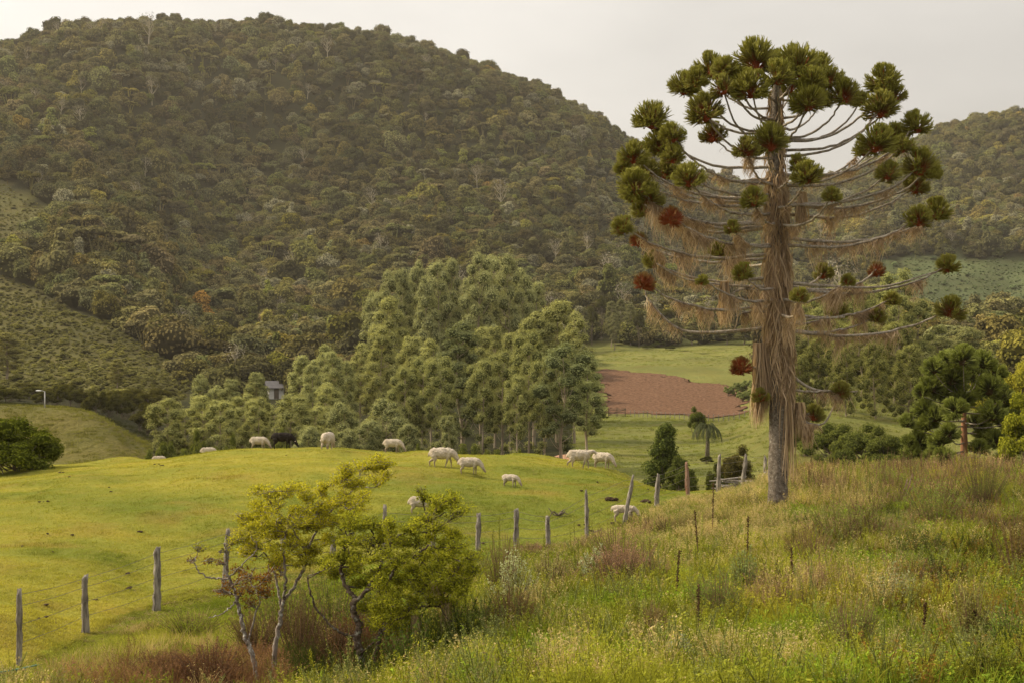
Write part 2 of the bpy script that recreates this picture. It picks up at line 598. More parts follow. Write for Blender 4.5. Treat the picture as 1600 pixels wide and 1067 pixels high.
M = {}
M['ground_near'] = ground_mat('turf', 2.2)
M['ground_far'] = ground_mat('far_ground', 0.22)
M['bark_euc'] = bark('eucalyptus_bark', (0.20, 0.15, 0.10), (0.42, 0.35, 0.26), 1.2, 0.12, 0.05)
M['bark_dark'] = bark('dark_bark', (0.10, 0.075, 0.055), (0.20, 0.16, 0.12), 3, 0.2, 0.05)
M['bark_lichen'] = bark('lichened_bark', (0.13, 0.09, 0.07), (0.30, 0.26, 0.22), 9, 0.35, 0.012, spots=(0.50, 0.49, 0.45))
M['bark_gnarl'] = bark('gnarled_bark', (0.055, 0.035, 0.025), (0.15, 0.11, 0.08), 8, 0.3, 0.015, spots=(0.26, 0.25, 0.21))
M['bark_arau'] = bark('plated_bark', (0.10, 0.078, 0.058), (0.26, 0.215, 0.17), 9, 0.9, 0.05, spots=(0.32, 0.29, 0.24))
M['branch_arau'] = bark('scaly_branch_bark', (0.17, 0.13, 0.095), (0.44, 0.38, 0.30), 9, 0.9, 0.02, spots=(0.42, 0.40, 0.36))
M['wood'] = bark('weathered_wood', (0.085, 0.07, 0.055), (0.44, 0.39, 0.33), 16, 0.12, 0.03)
M['wood_red'] = bark('reddish_wood', (0.20, 0.09, 0.05), (0.36, 0.26, 0.20), 14, 0.08, 0.012)

M['arau'] = None


def arau_leaf(name, green, olive, red):
    m, t = newmat(name)
    g = NG(t)
    v = g.n('ShaderNodeAttribute', attribute_name='v').outputs['Fac']
    oi = g.n('ShaderNodeObjectInfo')
    sp = g.n('ShaderNodeSeparateColor')
    g.l(oi.outputs['Color'], sp.inputs[0])
    vv = g.math('ADD', v, g.math('SUBTRACT', sp.outputs[0], 0.5), clamp=True)     # red channel: how withered the tuft is
    col = g.ramp(vv, [(0.0, green), (0.42, olive), (0.72, red), (1.0, (red[0] * 1.25, red[1] * 1.0, red[2]))])
    d = g.principled(col, 0.6, spec=0.25)
    tr = g.n('ShaderNodeBsdfTranslucent')
    g.l(col, tr.inputs['Color'])
    mx = g.n('ShaderNodeMixShader')
    mx.inputs[0].default_value = 0.2
    g.l(d, mx.inputs[1])
    g.l(tr.outputs[0], mx.inputs[2])
    g.out(mx.outputs[0])
    return m


M['arau'] = arau_leaf('stiff_needles', (0.300, 0.285, 0.038), (0.185, 0.155, 0.030), (0.27, 0.075, 0.022))
M['arau_young'] = arau_leaf('young_stiff_needles', (0.25, 0.28, 0.042), (0.060, 0.070, 0.016), (0.08, 0.055, 0.020))


def simple(name, col, rough=0.85, spec=0.2, nscale=None, var=0.3, bumpd=0.0, sheen=0.0):
    m, t = newmat(name)
    g = NG(t)
    c = col
    nrmn = None
    if nscale:
        tc = g.n('ShaderNodeTexCoord').outputs['Object']
        n1 = g.noise(nscale, 5, tc, 0.65)
        c = g.mix(g.rng(n1, 0.3, 0.7), tuple(q * (1 - var) for q in col), tuple(min(1, q * (1 + var * 0.6)) for q in col))
        if bumpd:
            nrmn = g.bump(n1, bumpd)
    g.out(g.principled(c, rough, nrmn, spec, sheen))
    return m


M['moss'] = leafy('beard_lichen', (0.25, 0.170, 0.105), (0.62, 0.47, 0.315), 0.25)
def wool_mat():
    m, t = newmat('wool')
    g = NG(t)
    tc = g.n('ShaderNodeTexCoord').outputs['Object']
    n1 = g.noise(22, 5, tc, 0.7)
    n2 = g.noise(4.5, 3, tc)
    col = g.mix(g.rng(n1, 0.3, 0.7), (0.40, 0.33, 0.25), (0.66, 0.57, 0.45))
    col = g.mix(g.rng(n2, 0.5, 0.7, 0, 0.45), col, (0.36, 0.28, 0.19))
    sp = g.n('ShaderNodeSeparateXYZ')
    g.l(tc, sp.inputs[0])
    col = g.mix(g.rng(sp.outputs['Z'], 0.36, 0.20, 0, 0.75), col, (0.27, 0.20, 0.14))     # stained legs and muzzle
    g.out(g.principled(col, 0.95, g.bump(n1, 0.05), 0.05, 0.1))
    return m


M['wool'] = wool_mat()
M['wool_black'] = simple('black_wool', (0.022, 0.017, 0.014), 0.9, 0.1, 14, 0.3, 0.02)
M['skin'] = simple('sheep_skin', (0.60, 0.48, 0.38), 0.8, 0.1, 10, 0.2)
M['eye'] = simple('eye', (0.01, 0.008, 0.006), 0.2, 0.5)
M['soil'] = simple('ploughed_soil', (0.175, 0.098, 0.060), 0.98, 0.02, 1.6, 0.7, 0.6)
M['clay'] = simple('bare_clay', (0.42, 0.24, 0.15), 0.95, 0.05, 0.5, 0.25, 0.1)
M['dung'] = simple('dung', (0.055, 0.035, 0.02), 0.95, 0.1, 8, 0.4, 0.02)
M['wire'] = simple('wire', (0.22, 0.19, 0.16), 0.5, 0.5)
M['hose'] = simple('green_hose', (0.10, 0.24, 0.16), 0.5, 0.4, 3, 0.2)
M['whitewall'] = simple('whitewash', (0.62, 0.60, 0.56), 0.8, 0.2, 1.2, 0.12)
M['rooftile'] = simple('red_tiles', (0.30, 0.10, 0.06), 0.9, 0.1, 2, 0.3)
M['slateroof'] = simple('dark_roofing', (0.10, 0.095, 0.10), 0.8, 0.2, 2, 0.3)
M['glass_dark'] = simple('dark_glass', (0.03, 0.035, 0.04), 0.15, 0.5)
M['lampglass'] = simple('lamp_glass', (0.75, 0.74, 0.72), 0.3, 0.5)
M['concrete'] = simple('concrete', (0.5, 0.48, 0.45), 0.85, 0.2, 4, 0.15)
M['stem'] = simple('dry_stem', (0.16, 0.10, 0.055), 0.9, 0.1, 20, 0.35)

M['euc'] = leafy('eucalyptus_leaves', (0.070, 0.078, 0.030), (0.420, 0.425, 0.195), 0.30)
M['broad'] = leafy('broad_leaves', (0.055, 0.060, 0.018), (0.180, 0.180, 0.050), 0.35)
M['far_leaf'] = leafy('forest_leaves', (0.038, 0.038, 0.015), (0.215, 0.200, 0.074), 0.16, 'INST')
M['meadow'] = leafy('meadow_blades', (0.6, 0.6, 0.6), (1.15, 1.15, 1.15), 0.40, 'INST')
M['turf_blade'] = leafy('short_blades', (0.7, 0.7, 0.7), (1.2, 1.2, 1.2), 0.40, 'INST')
M['weed'] = leafy('weed_leaves', (0.6, 0.6, 0.6), (1.2, 1.2, 1.2), 0.35)
M['small'] = leafy('small_tree_leaves', (0.150, 0.160, 0.020), (0.480, 0.450, 0.060), 0.45)
M['palm'] = leafy('palm_leaves', (0.05, 0.06, 0.025), (0.12, 0.13, 0.06), 0.25)


# ------------------------------------------------------------------ the ground, one sheet split by land cover
def axis(lo, hi, flo, fhi, step, g):
    a = list(np.arange(flo, fhi + 1e-6, step))
    s = step
    while a[-1] < hi:
        s *= g
        a.append(a[-1] + s)
    s = step
    while a[0] > lo:
        s *= g
        a.insert(0, a[0] - s)
    return np.array(a)


GXs = axis(-1300, 1300, -36, 40, 0.34, 1.028)
GYs = axis(-25, 2550, 14, 78, 0.32, 1.026)
XX, YY = np.meshgrid(GXs, GYs, indexing='ij')
ZZ = H(XX, YY)
PP = PX(XX, YY)


def scrub_mask(px, y):
    """open scrubby slope on the left hillside"""
    py = 533.5 - H(gx(px, y), y) / y * F
    edge = np.interp(py, [270, 290, 330, 360, 400, 430, 470, 520, 570, 610], [-20, 20, 85, 60, 15, 5, 90, 190, 262, 290])
    e = edge + 16 * vnoise(px / 40, y / 30, 3)
    return ((px < e) & (y > 235) & (py > 262)).astype(float)


def field_mask(px, y):
    """open fields on the right-hand valley side"""
    py = 533.5 - H(gx(px, y), y) / y * F
    m = (px > 1375 + 12 * vnoise(py / 9, 0 * py, 2)) & (py > 404 + 6 * vnoise(px / 30, py * 0, 5)) & (y > 480) & (y < 850)
    return m.astype(float), py


def cover(px, x, y):
    n = fbm(x / 7, y / 7, 11)
    n2 = fbm(x / 2.2, y / 1.5, 13)
    c = np.zeros(px.shape + (3,))
    pasture = np.array([0.368, 0.338, 0.056])
    pasture2 = np.array([0.190, 0.222, 0.036])
    dry = np.array([0.300, 0.235, 0.060])
    k = np.clip(0.36 + 0.9 * n + 0.5 * n2 + 0.25 * sstep(500, 1000, px), 0, 1)[..., None]
    c[:] = pasture * (1 - k) + pasture2 * k
    d = (sstep(0.25, 0.6, fbm(x / 3.0, y / 1.6, 21)) * 0.5)[..., None]
    c = c * (1 - d) + dry * d
    # meadow soil and thatch
    md = 1 - sstep(-1.0, 0.6, y - fenceY(px))
    md = np.maximum(md, sstep(1090, 1150, px) * (y < 75))
    mc = np.array([0.090, 0.088, 0.022]) * (1 + 0.3 * n[..., None]) + np.array([0.05, 0.02, 0.006]) * np.clip(n2, 0, 1)[..., None]
    # reddish bare patch bottom left
    rp = sstep(0.2, 0.7, 1 - np.hypot((x + 6.0) / 3.5, (y - 23.5) / 2.6) + 0.4 * n2) * (y < 30)
    mc = mc * (1 - rp[..., None]) + np.array([0.11, 0.055, 0.032]) * rp[..., None]
    c = c * (1 - md[..., None]) + mc * md[..., None]
    # valley pasture
    v = sstep(72, 85, y)[..., None]
    vn = fbm(x / 25, y / 25, 31)[..., None]
    vn2 = fbm(x / 6, y / 9, 33)[..., None]
    vc = np.array([0.205, 0.215, 0.062]) * (1 + 0.3 * vn + 0.22 * vn2)
    c = c * (1 - v) + vc * v
    kn = ((px < 235) & (y > 135) & (y < 190))[..., None] * 1.0
    c = c * (1 - kn) + (np.array([0.165, 0.155, 0.045]) * (1 + 0.3 * vn)) * kn
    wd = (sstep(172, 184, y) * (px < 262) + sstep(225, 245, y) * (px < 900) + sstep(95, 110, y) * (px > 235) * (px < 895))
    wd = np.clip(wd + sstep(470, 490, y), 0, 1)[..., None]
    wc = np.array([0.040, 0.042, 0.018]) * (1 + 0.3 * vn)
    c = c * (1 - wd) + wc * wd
    s = scrub_mask(px, y)[..., None]
    c = c * (1 - s) + np.array([0.125, 0.120, 0.042]) * (1 + 0.4 * vn) * s
    f, py = field_mask(px, y)
    fc = np.array([0.10, 0.125, 0.055]) * (1 + 0.25 * np.sin(py * 0.5 + n * 2)[..., None] + 0.2 * vn)
    f = f[..., None]
    c = c * (1 - f) + fc * f
    return np.clip(c, 0.005, 0.6)


COV = cover(PP, XX, YY)


def ground_objects():
    nx, ny = XX.shape
    cx = (XX[:-1, :-1] + XX[1:, 1:]) / 2
    cy = (YY[:-1, :-1] + YY[1:, 1:]) / 2
    cp = PX(cx, cy)
    fy = fenceY(cp)
    reg = np.full(cx.shape, 3)
    reg[cy < 470] = 2
    reg[(cy < 95)] = 0
    reg[(cy < 95) & ((cy < fy) | ((cp > 1120) & (cy < 66)))] = 1
    reg[(cy > 235) & (cp < 900)] = 3
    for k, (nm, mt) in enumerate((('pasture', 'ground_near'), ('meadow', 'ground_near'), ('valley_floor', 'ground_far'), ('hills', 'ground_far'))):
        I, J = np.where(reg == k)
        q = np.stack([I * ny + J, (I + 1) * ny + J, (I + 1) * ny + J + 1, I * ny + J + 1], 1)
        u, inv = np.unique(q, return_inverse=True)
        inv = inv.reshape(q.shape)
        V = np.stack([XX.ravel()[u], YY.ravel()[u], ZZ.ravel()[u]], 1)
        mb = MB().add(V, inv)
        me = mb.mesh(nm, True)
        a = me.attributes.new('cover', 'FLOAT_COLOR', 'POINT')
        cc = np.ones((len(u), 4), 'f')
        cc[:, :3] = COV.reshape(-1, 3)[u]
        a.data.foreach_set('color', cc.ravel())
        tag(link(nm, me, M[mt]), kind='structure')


ground_objects()


def sheet(name, corners, nu, nv, lift, mat, wob=0.0, kind='structure', bulge=0.0):
    """a thin worked strip of ground laid over the terrain"""
    c = [np.array(at(*q, y0=90)[:2]) if len(q) == 2 else np.array([gx(q[0], q[2]), q[2]]) for q in corners]
    u, v = np.meshgrid(np.linspace(0, 1, nu), np.linspace(0, 1, nv), indexing='ij')
    P = (c[0][None, None] * ((1 - u) * (1 - v))[..., None] + c[1] * (u * (1 - v))[..., None] + c[2] * (u * v)[..., None] + c[3] * ((1 - u) * v)[..., None])
    e = (np.minimum(np.minimum(u, 1 - u), np.minimum(v, 1 - v)) < 0.02)
    P[..., 0] += e * wob * fbm(P[..., 0] / 4, P[..., 1] / 4, 3)
    P[..., 1] += e * wob * 2 * fbm(P[..., 0] / 4, P[..., 1] / 4, 6)
    Z = H(P[..., 0], P[..., 1]) + lift
    mb = MB()
    idx = np.arange(nu * nv).reshape(nu, nv)
    Q = np.stack([idx[:-1, :-1], idx[1:, :-1], idx[1:, 1:], idx[:-1, 1:]], -1).reshape(-1, 4)
    mb.add(np.concatenate([P, Z[..., None]], -1), Q)
    return tag(link(name, mb.mesh(name, True), M[mat]), kind=kind)


sheet('ploughed_field', [(952, 645), (1172, 643), (1150, 601), (934, 577)], 110, 60, 0.12, 'soil', 3.0)
sheet('dirt_track', [(1384, 506), (1700, 482), (1700, 462), (1376, 497)], 60, 8, 0.5, 'clay', 2.0)
sheet('clay_bank', [(868, 0, 118), (908, 0, 118), (898, 0, 165), (872, 0, 165)], 14, 20, 0.10, 'clay', 0.8)


# ------------------------------------------------------------------ scattering of uncountable growth (geometry nodes)
def scatter(name, P, rot, scl, idx, tint, protos, mat):
    """one object made of instances of the prototype meshes at the points"""
    lib = bpy.data.collections.new(name + '_library')
    for i, me in enumerate(protos):
        if len(me.materials) == 0:
            me.materials.append(mat)
        o = bpy.data.objects.new('%s_%02d' % (name, i), me)
        lib.objects.link(o)
    me = bpy.data.meshes.new(name)
    n = len(P)
    me.vertices.add(n)
    me.vertices.foreach_set('co', np.asarray(P, 'f').ravel())
    for nm, ty, key, arr in (('rot', 'FLOAT_VECTOR', 'vector', rot), ('scl', 'FLOAT_VECTOR', 'vector', scl), ('idx', 'INT', 'value', idx), ('tint', 'FLOAT_COLOR', 'color', tint)):
        a = me.attributes.new(nm, ty, 'POINT')
        a.data.foreach_set(key, np.asarray(arr, 'i' if ty == 'INT' else 'f').ravel())
    o = bpy.data.objects.new(name, me)
    C.objects.link(o)
    gt = bpy.data.node_groups.new(name, 'GeometryNodeTree')
    gt.interface.new_socket('Geometry', in_out='INPUT', socket_type='NodeSocketGeometry')
    gt.interface.new_socket('Geometry', in_out='OUTPUT', socket_type='NodeSocketGeometry')
    N = gt.nodes
    gi, go = N.new('NodeGroupInput'), N.new('NodeGroupOutput')
    ci = N.new('GeometryNodeCollectionInfo')
    ci.inputs['Collection'].default_value = lib
    ci.inputs['Separate Children'].default_value = True
    ci.inputs['Reset Children'].default_value = True
    ip = N.new('GeometryNodeInstanceOnPoints')
    ip.inputs['Pick Instance'].default_value = True
    gt.links.new(gi.outputs[0], ip.inputs['Points'])
    gt.links.new(ci.outputs[0], ip.inputs['Instance'])
    for nm, dt, sock in (('idx', 'INT', 'Instance Index'), ('rot', 'FLOAT_VECTOR', 'Rotation'), ('scl', 'FLOAT_VECTOR', 'Scale')):
        na = N.new('GeometryNodeInputNamedAttribute')
        na.data_type = dt
        na.inputs['Name'].default_value = nm
        out = [s for s in na.outputs if s.name == 'Attribute' and s.enabled][0]
        if nm == 'rot':
            er = N.new('FunctionNodeEulerToRotation')
            gt.links.new(out, er.inputs[0])
            out = er.outputs[0]
        gt.links.new(out, ip.inputs[sock])
    gt.links.new(ip.outputs[0], go.inputs[0])
    md = o.modifiers.new('scatter', 'NODES')
    md.node_group = gt
    return tag(o, kind='stuff')


def scat_arrays(rs, n, smin, smax, tilt=0.0, zs=None):
    rot = np.zeros((n, 3))
    rot[:, 2] = rs.uniform(0, 2 * pi, n)
    rot[:, :2] = rs.normal(0, tilt, (n, 2)) if tilt else 0
    s = rs.uniform(smin, smax, n)
    scl = np.stack([s, s, s * (rs.uniform(*zs, n) if zs else 1)], 1)
    return rot, scl


# ------------------------------------------------------------------ tree crowns
def snag(seed):
    """a bare pale-limbed tree standing among the crowns"""
    rs = RS(seed)
    mb = MB()
    top = np.array([rs.uniform(-.6, .6), rs.uniform(-.6, .6), 11.0])
    mb.add(*tube([(0, 0, -2), (top[0] * .4, top[1] * .4, 5), top], [.26, .2, .08], 5), a=1.0)
    for i in range(9):
        z = rs.uniform(5, 10)
        a = rs.uniform(0, 6.3)
        L = rs.uniform(1.5, 3.0)
        b = np.array([top[0] * z / 11, top[1] * z / 11, z])
        mb.add(*tube([b, b + np.array([cos(a) * L * .5, sin(a) * L * .5, L * .5]), b + np.array([cos(a) * L, sin(a) * L, L * 1.2])], [.12, .09, .04], 4), a=1.0)
    P = np.array([rs.uniform(-2.5, 2.5, 240), rs.uniform(-2.5, 2.5, 240), rs.uniform(9, 12.5, 240)]).T
    leaves(mb, P, P - np.array([0, 0, 9]), .45, .7, rs, .5)
    return mb.mesh('forest_snag')


def forest_crown(seed, kind='dome'):
    """unit-size crown for the distant forest: about 9 m wide, base at z=0"""
    rs = RS(seed)
    puffs = []
    if kind == 'dome':
        for i in range(rs.randint(8, 13)):
            a, r = i * 2.4 + rs.uniform(-.4, .4), 3.5 * math.sqrt(rs.uniform(0.05, 1))
            pr = rs.uniform(1.1, 2.1)
            puffs.append(((r * cos(a), r * sin(a), 7.4 - 0.30 * r * r + rs.uniform(-.5, .5)), (pr, pr, pr * 0.85)))
        puffs.append(((0, 0, 4.6), (3.2, 3.2, 2.6)))
    elif kind == 'tall':
        for i in range(11):
            z = rs.uniform(4.5, 10.5)
            a, r = rs.uniform(0, 2 * pi), rs.uniform(0, 2.2) * (1.15 - (z - 4) / 9)
            pr = rs.uniform(1.0, 1.6)
            puffs.append(((r * cos(a), r * sin(a), z), (pr, pr, pr)))
    else:
        for i in range(12):
            a, r = rs.uniform(0, 2 * pi), 4.0 * math.sqrt(rs.uniform(0.05, 1))
            pr = rs.uniform(0.8, 1.3)
            puffs.append(((r * cos(a), r * sin(a), 7.6 - 0.05 * r * r + rs.uniform(-.3, .3)), (pr * 1.25, pr * 1.25, pr * 0.6)))
    mb = MB()
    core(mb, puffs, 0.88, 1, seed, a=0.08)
    P, N = puff_points(puffs, 1500, rs, 0.10, 0.15, -0.35)
    leaves(mb, P, N, 0.48, 0.75, rs, 0.24, a=np.clip(rs.uniform(0, 1, len(P)) * 0.75 + 0.25, 0, 1))
    if kind != 'dome':
        for i in range(3 if kind == 'flat' else 1):
            t = rs.uniform(-1.6, 1.6, 2) if kind == 'flat' else np.zeros(2)
            v, q, f = tube([(0, 0, -3), (t[0] * .3, t[1] * .3, 3), (t[0], t[1], 7)], [0.22, 0.17, 0.1], 4)
            mb.add(v, q, f, 1.0)
    return mb.mesh('forest_crown', False)


def forest():
    rs = RS(77)
    protos = [forest_crown(i, k) for i, k in enumerate(['dome', 'dome', 'dome', 'dome', 'dome', 'tall', 'tall', 'flat', 'flat'])] + [snag(5)]
    # candidate points, spacing grows slightly with distance
    pts = []
    for (ya, yb, sp) in ((235, 480, 7.0), (480, 800, 7.6), (800, 1420, 7.8)):
        for y in np.arange(ya, yb, sp * 0.9):
            xs = np.arange(gx(-120, y), gx(1720, y), sp)
            pts.append(np.stack([xs + rs.uniform(-.48, .48, len(xs)) * sp, y + rs.uniform(-.48, .48, len(xs)) * sp], 1))
    P = np.concatenate(pts)
    px = PX(P[:, 0], P[:, 1])
    y = P[:, 1]
    z = H(P[:, 0], y)
    py = 533.5 - z / y * F
    f, _ = field_mask(px, y)
    keep = (scrub_mask(px, y) < 0.5) | (rs.uniform(0, 1, len(P)) < 0.012)
    keep &= (f < 0.5)
    # the open valley on the right stays clear
    clear = (px > 905) & (px < 1205) & (y < 480 + 25 * vnoise(px / 25, px * 0, 4))
    clear |= (px >= 1205) & (px < 1430) & (y < 236)
    clear |= (px >= 1430) & (y < 236)
    keep &= ~clear
    keep &= ~((px < 905) & (y < 290) & (px > 235))
    keep &= ~((px < 235) & (y < 262))
    keep &= ~((px > 1015) & (px < 1110) & (py > 434) & (py < 462) & (y > 600))      # clearing round the farmhouse
    keep &= ~((px > 408) & (px < 446) & (y > 250) & (y < 345))
    P, px, y, z, py = P[keep], px[keep], y[keep], z[keep], py[keep]
    n = len(P)
    rot, scl = scat_arrays(rs, n, 0.75, 1.42, 0.08, (0.85, 1.3))
    big = rs.uniform(0, 1, n) < 0.12
    scl[big] *= rs.uniform(1.2, 1.6, (big.sum(), 1))
    sm = 1 - 0.25 * (y < 330)
    scl *= sm[:, None]
    idx = rs.choice(9, n, p=[.18, .18, .18, .17, .17, .04, .02, .04, .02])
    idx[(y > 950) & (idx > 4)] = 2
    sg = rs.uniform(0, 1, n) < .012
    idx[sg & (y < 1000)] = 9
    sg &= y < 1000
    idx = np.asarray(idx)
    # tint patches: olive, grey-green, silvery flowering crowns, a few reddish
    pn = fbm(P[:, 0] / 60, y / 60, 41)
    b = 1.0 + 0.28 * rs.normal(0, 1, n) + 0.5 * pn
    tint = np.ones((n, 4))
    tint[:, 0] = b * rs.uniform(0.9, 1.15, n)
    tint[:, 1] = b * rs.uniform(0.92, 1.08, n)
    tint[:, 2] = b * rs.uniform(0.75, 1.25, n)
    u = rs.uniform(0, 1, n)
    gm = (u < (0.035 + 0.13 * sstep(0.1, 0.5, fbm(P[:, 0] / 90, y / 90, 43))) * (0.25 + .75 * (y > 480)))
    tint[gm, :3] = np.array([1.9, 1.9, 3.0]) * rs.uniform(0.75, 1.15, (gm.sum(), 1))
    yel = (u > 0.92)
    tint[yel, :3] *= np.array([1.4, 1.4, 0.9])
    red = (u > 0.998)
    tint[red, :3] *= np.array([1.35, 0.95, 1.1])
    tint[sg, :3] = np.array([1.7, 1.6, 3.2])
    tint[:, :3] = np.clip(tint[:, :3], 0.40, 5)
    scatter('forest', np.stack([P[:, 0], y, z - 2.4 * scl[:, 2]], 1), rot, scl, idx, tint, protos, M['far_leaf'])
    # scrub bushes on the open slope
    pts = []
    for (ya, yb, sp) in ((236, 420, 1.6), (420, 700, 2.1)):
        for yy in np.arange(ya, yb, sp):
            xs = np.arange(gx(-90, yy), gx(300, yy), sp)
            pts.append(np.stack([xs + rs.uniform(-.5, .5, len(xs)) * sp, yy + rs.uniform(-.5, .5, len(xs)) * sp], 1))
    P = np.concatenate(pts)
    px = PX(P[:, 0], P[:, 1])
    keep = (scrub_mask(px, P[:, 1]) > 0.5) & (rs.uniform(0, 1, len(P)) < 0.85 + 0.5 * fbm(P[:, 0] / 9, P[:, 1] / 12, 8))
    P = P[keep]
    n = len(P)
    rot, scl = scat_arrays(rs, n, 0.07, 0.18, 0.1, (0.5, 0.9))
    scl *= np.where(rs.uniform(0, 1, (n, 1)) < .06, 1.9, 1.0)
    b = rs.uniform(0.9, 1.7, n) * (1 + 0.4 * fbm(P[:, 0] / 25, P[:, 1] / 25, 18))
    tint = np.ones((n, 4))
    tint[:, 0], tint[:, 1], tint[:, 2] = b * 1.15, b * 1.15, b * rs.uniform(0.7, 1.1, n)
    scatter('scrub', np.stack([P[:, 0], P[:, 1], H(P[:, 0], P[:, 1]) - 2.2 * scl[:, 2]], 1), rot, scl, rs.choice(5, n), tint, protos, M['far_leaf'])
    # low crop rows on the right-hand fields
    pts = []
    for yy in np.arange(500, 850, 4.0):
        xs = np.arange(gx(1370, yy), gx(1700, yy), 2.2)
        pts.append(np.stack([xs + rs.uniform(-1.1, 1.1, len(xs)), yy + rs.uniform(-1.8, 1.8, len(xs))], 1))
    P = np.concatenate(pts)
    px = PX(P[:, 0], P[:, 1])
    f, py = field_mask(px, P[:, 1])
    trk = np.abs(py - np.interp(px, [1384, 1700], [501, 472])) < 7
    keep = (f > 0.5) & ~trk & (rs.uniform(0, 1, len(P)) < 0.8)
    P = P[keep]
    n = len(P)
    rot, scl = scat_arrays(rs, n, 0.08, 0.22, 0.1, (0.5, 0.9))
    scl *= np.where(rs.uniform(0, 1, (n, 1)) < .02, 2.6, 1.0)
    tint = np.ones((n, 4))
    b = rs.uniform(0.8, 1.6, n)
    tint[:, 0], tint[:, 1], tint[:, 2] = b * 1.0, b * 1.35, b * 1.6
    scatter('crops', np.stack([P[:, 0], P[:, 1], H(P[:, 0], P[:, 1]) - 2.0 * scl[:, 2]], 1), rot, scl, rs.choice(5, n), tint, protos, M['far_leaf'])
    return protos


FOREST_PROTOS = forest()


# ------------------------------------------------------------------ trees that can be told apart (each > trunk, crown)
def limb_paths(puffs, trunk, rs, frac=0.9):
    out = []
    for c, r in puffs:
        c = np.array(c)
        zt = max(trunk[0][2], min(trunk[-1][2], c[2] - rs.uniform(0.6, 1.6) * np.hypot(*c[:2]) - 0.3))
        k = np.argmin(np.abs(trunk[:, 2] - zt))
        a = trunk[k]
        m = (a + c) / 2 + np.array([0, 0, -0.12 * np.linalg.norm(c - a)])
        out.append(bez([a, m, a + (c - a) * frac], 6))
    return out


def eucalyptus_mesh(seed, style):
    """about 20 m tall, 7 m wide"""
    rs = RS(seed)
    tr = bez([(0, 0, -1), (rs.uniform(-.4, .4), rs.uniform(-.4, .4), 5), (rs.uniform(-.6, .6), rs.uniform(-.6, .6), 11), (rs.uniform(-.5, .5), 0, 18.2)], 16)
    puffs = []
    if style == 'cone':
        lob = rs.uniform(0.7, 1.2, 6)
        for i in range(30):
            z = 4.5 + 14.6 * (i / 29.0) ** 0.9 + rs.uniform(-.4, .4)
            R = 3.3 * (1 - (max(0.0, z - 4.5) / 15.6) ** 2.8) ** 0.8 * (0.5 + 0.5 * float(sstep(4, 9.5, z))) * lob[int((i * 2.4 % 6.283) / 1.0472) % 6]
            a = i * 2.4 + rs.uniform(-.4, .4)
            r = R * rs.uniform(0.55, 0.95)
            pr = rs.uniform(1.0, 1.7) * (0.8 + 0.08 * R)
            puffs.append(((r * cos(a), r * sin(a), z), (pr, pr, pr * 0.80)))
    elif style == 'open':
        for i in range(20):
            z = 9 + 10.3 * (i / 19.0)
            R = 3.5 * math.sin(pi * min(1, (z - 7) / 13.5)) ** 0.7 * rs.uniform(.75, 1.1)
            a = i * 2.4 + rs.uniform(-.5, .5)
            r = R * rs.uniform(0.5, 1.0)
            pr = rs.uniform(0.95, 1.7)
            puffs.append(((r * cos(a), r * sin(a), z), (pr, pr, pr * 0.95)))
        for i in range(7):
            a = rs.uniform(0, 6.3)
            rr_ = rs.uniform(1.0, 2.6)
            puffs.append(((rr_ * cos(a), rr_ * sin(a), rs.uniform(3.5, 9)), (.95, .95, .85)))
    else:   # 'wispy': several stems, sprays nearly to the ground
        for i in range(40):
            z = 1.5 + 16.5 * (i / 39.0)
            R = 4.4 * (1 - (z / 20.0) ** 2.2) ** 0.7
            a = i * 2.4 + rs.uniform(-.5, .5)
            r = R * rs.uniform(0.3, 1.0)
            pr = rs.uniform(1.0, 1.8)
            puffs.append(((r * cos(a), r * sin(a), z), (pr, pr, pr * 0.95)))
    tk = MB()
    v, q, f = tube(tr, np.linspace(0.26, 0.05, 16), 7, rough=0.05, seed=seed)
    tk.add(v, q, f)
    for p in limb_paths(puffs, tr, rs):
        v, q, f = tube(p, np.linspace(0.075, 0.02, len(p)), 4)
        tk.add(v, q, f)
    cr = MB()
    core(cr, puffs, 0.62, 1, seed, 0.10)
    n = {'cone': 15000, 'open': 11000, 'wispy': 14000}[style]
    P, N = puff_points(puffs, n, rs, 0.30, 0.15, -0.5)
    P += N * np.abs(rs.normal(0, .16, (len(P), 1))) * (rs.uniform(0, 1, (len(P), 1)) < .35)
    top = np.clip(0.18 + 0.5 * N[:, 2] * 0.35 + rs.uniform(0, 0.75, len(P)), 0, 1)  # upward-facing leaves lighter: sunlit puff tops and dark undersides put into leaf colour
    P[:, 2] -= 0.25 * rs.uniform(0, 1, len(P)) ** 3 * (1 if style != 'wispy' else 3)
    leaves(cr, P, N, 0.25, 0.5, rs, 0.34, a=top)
    return tk.mesh('eucalyptus_trunk', True), cr.mesh('eucalyptus_crown')


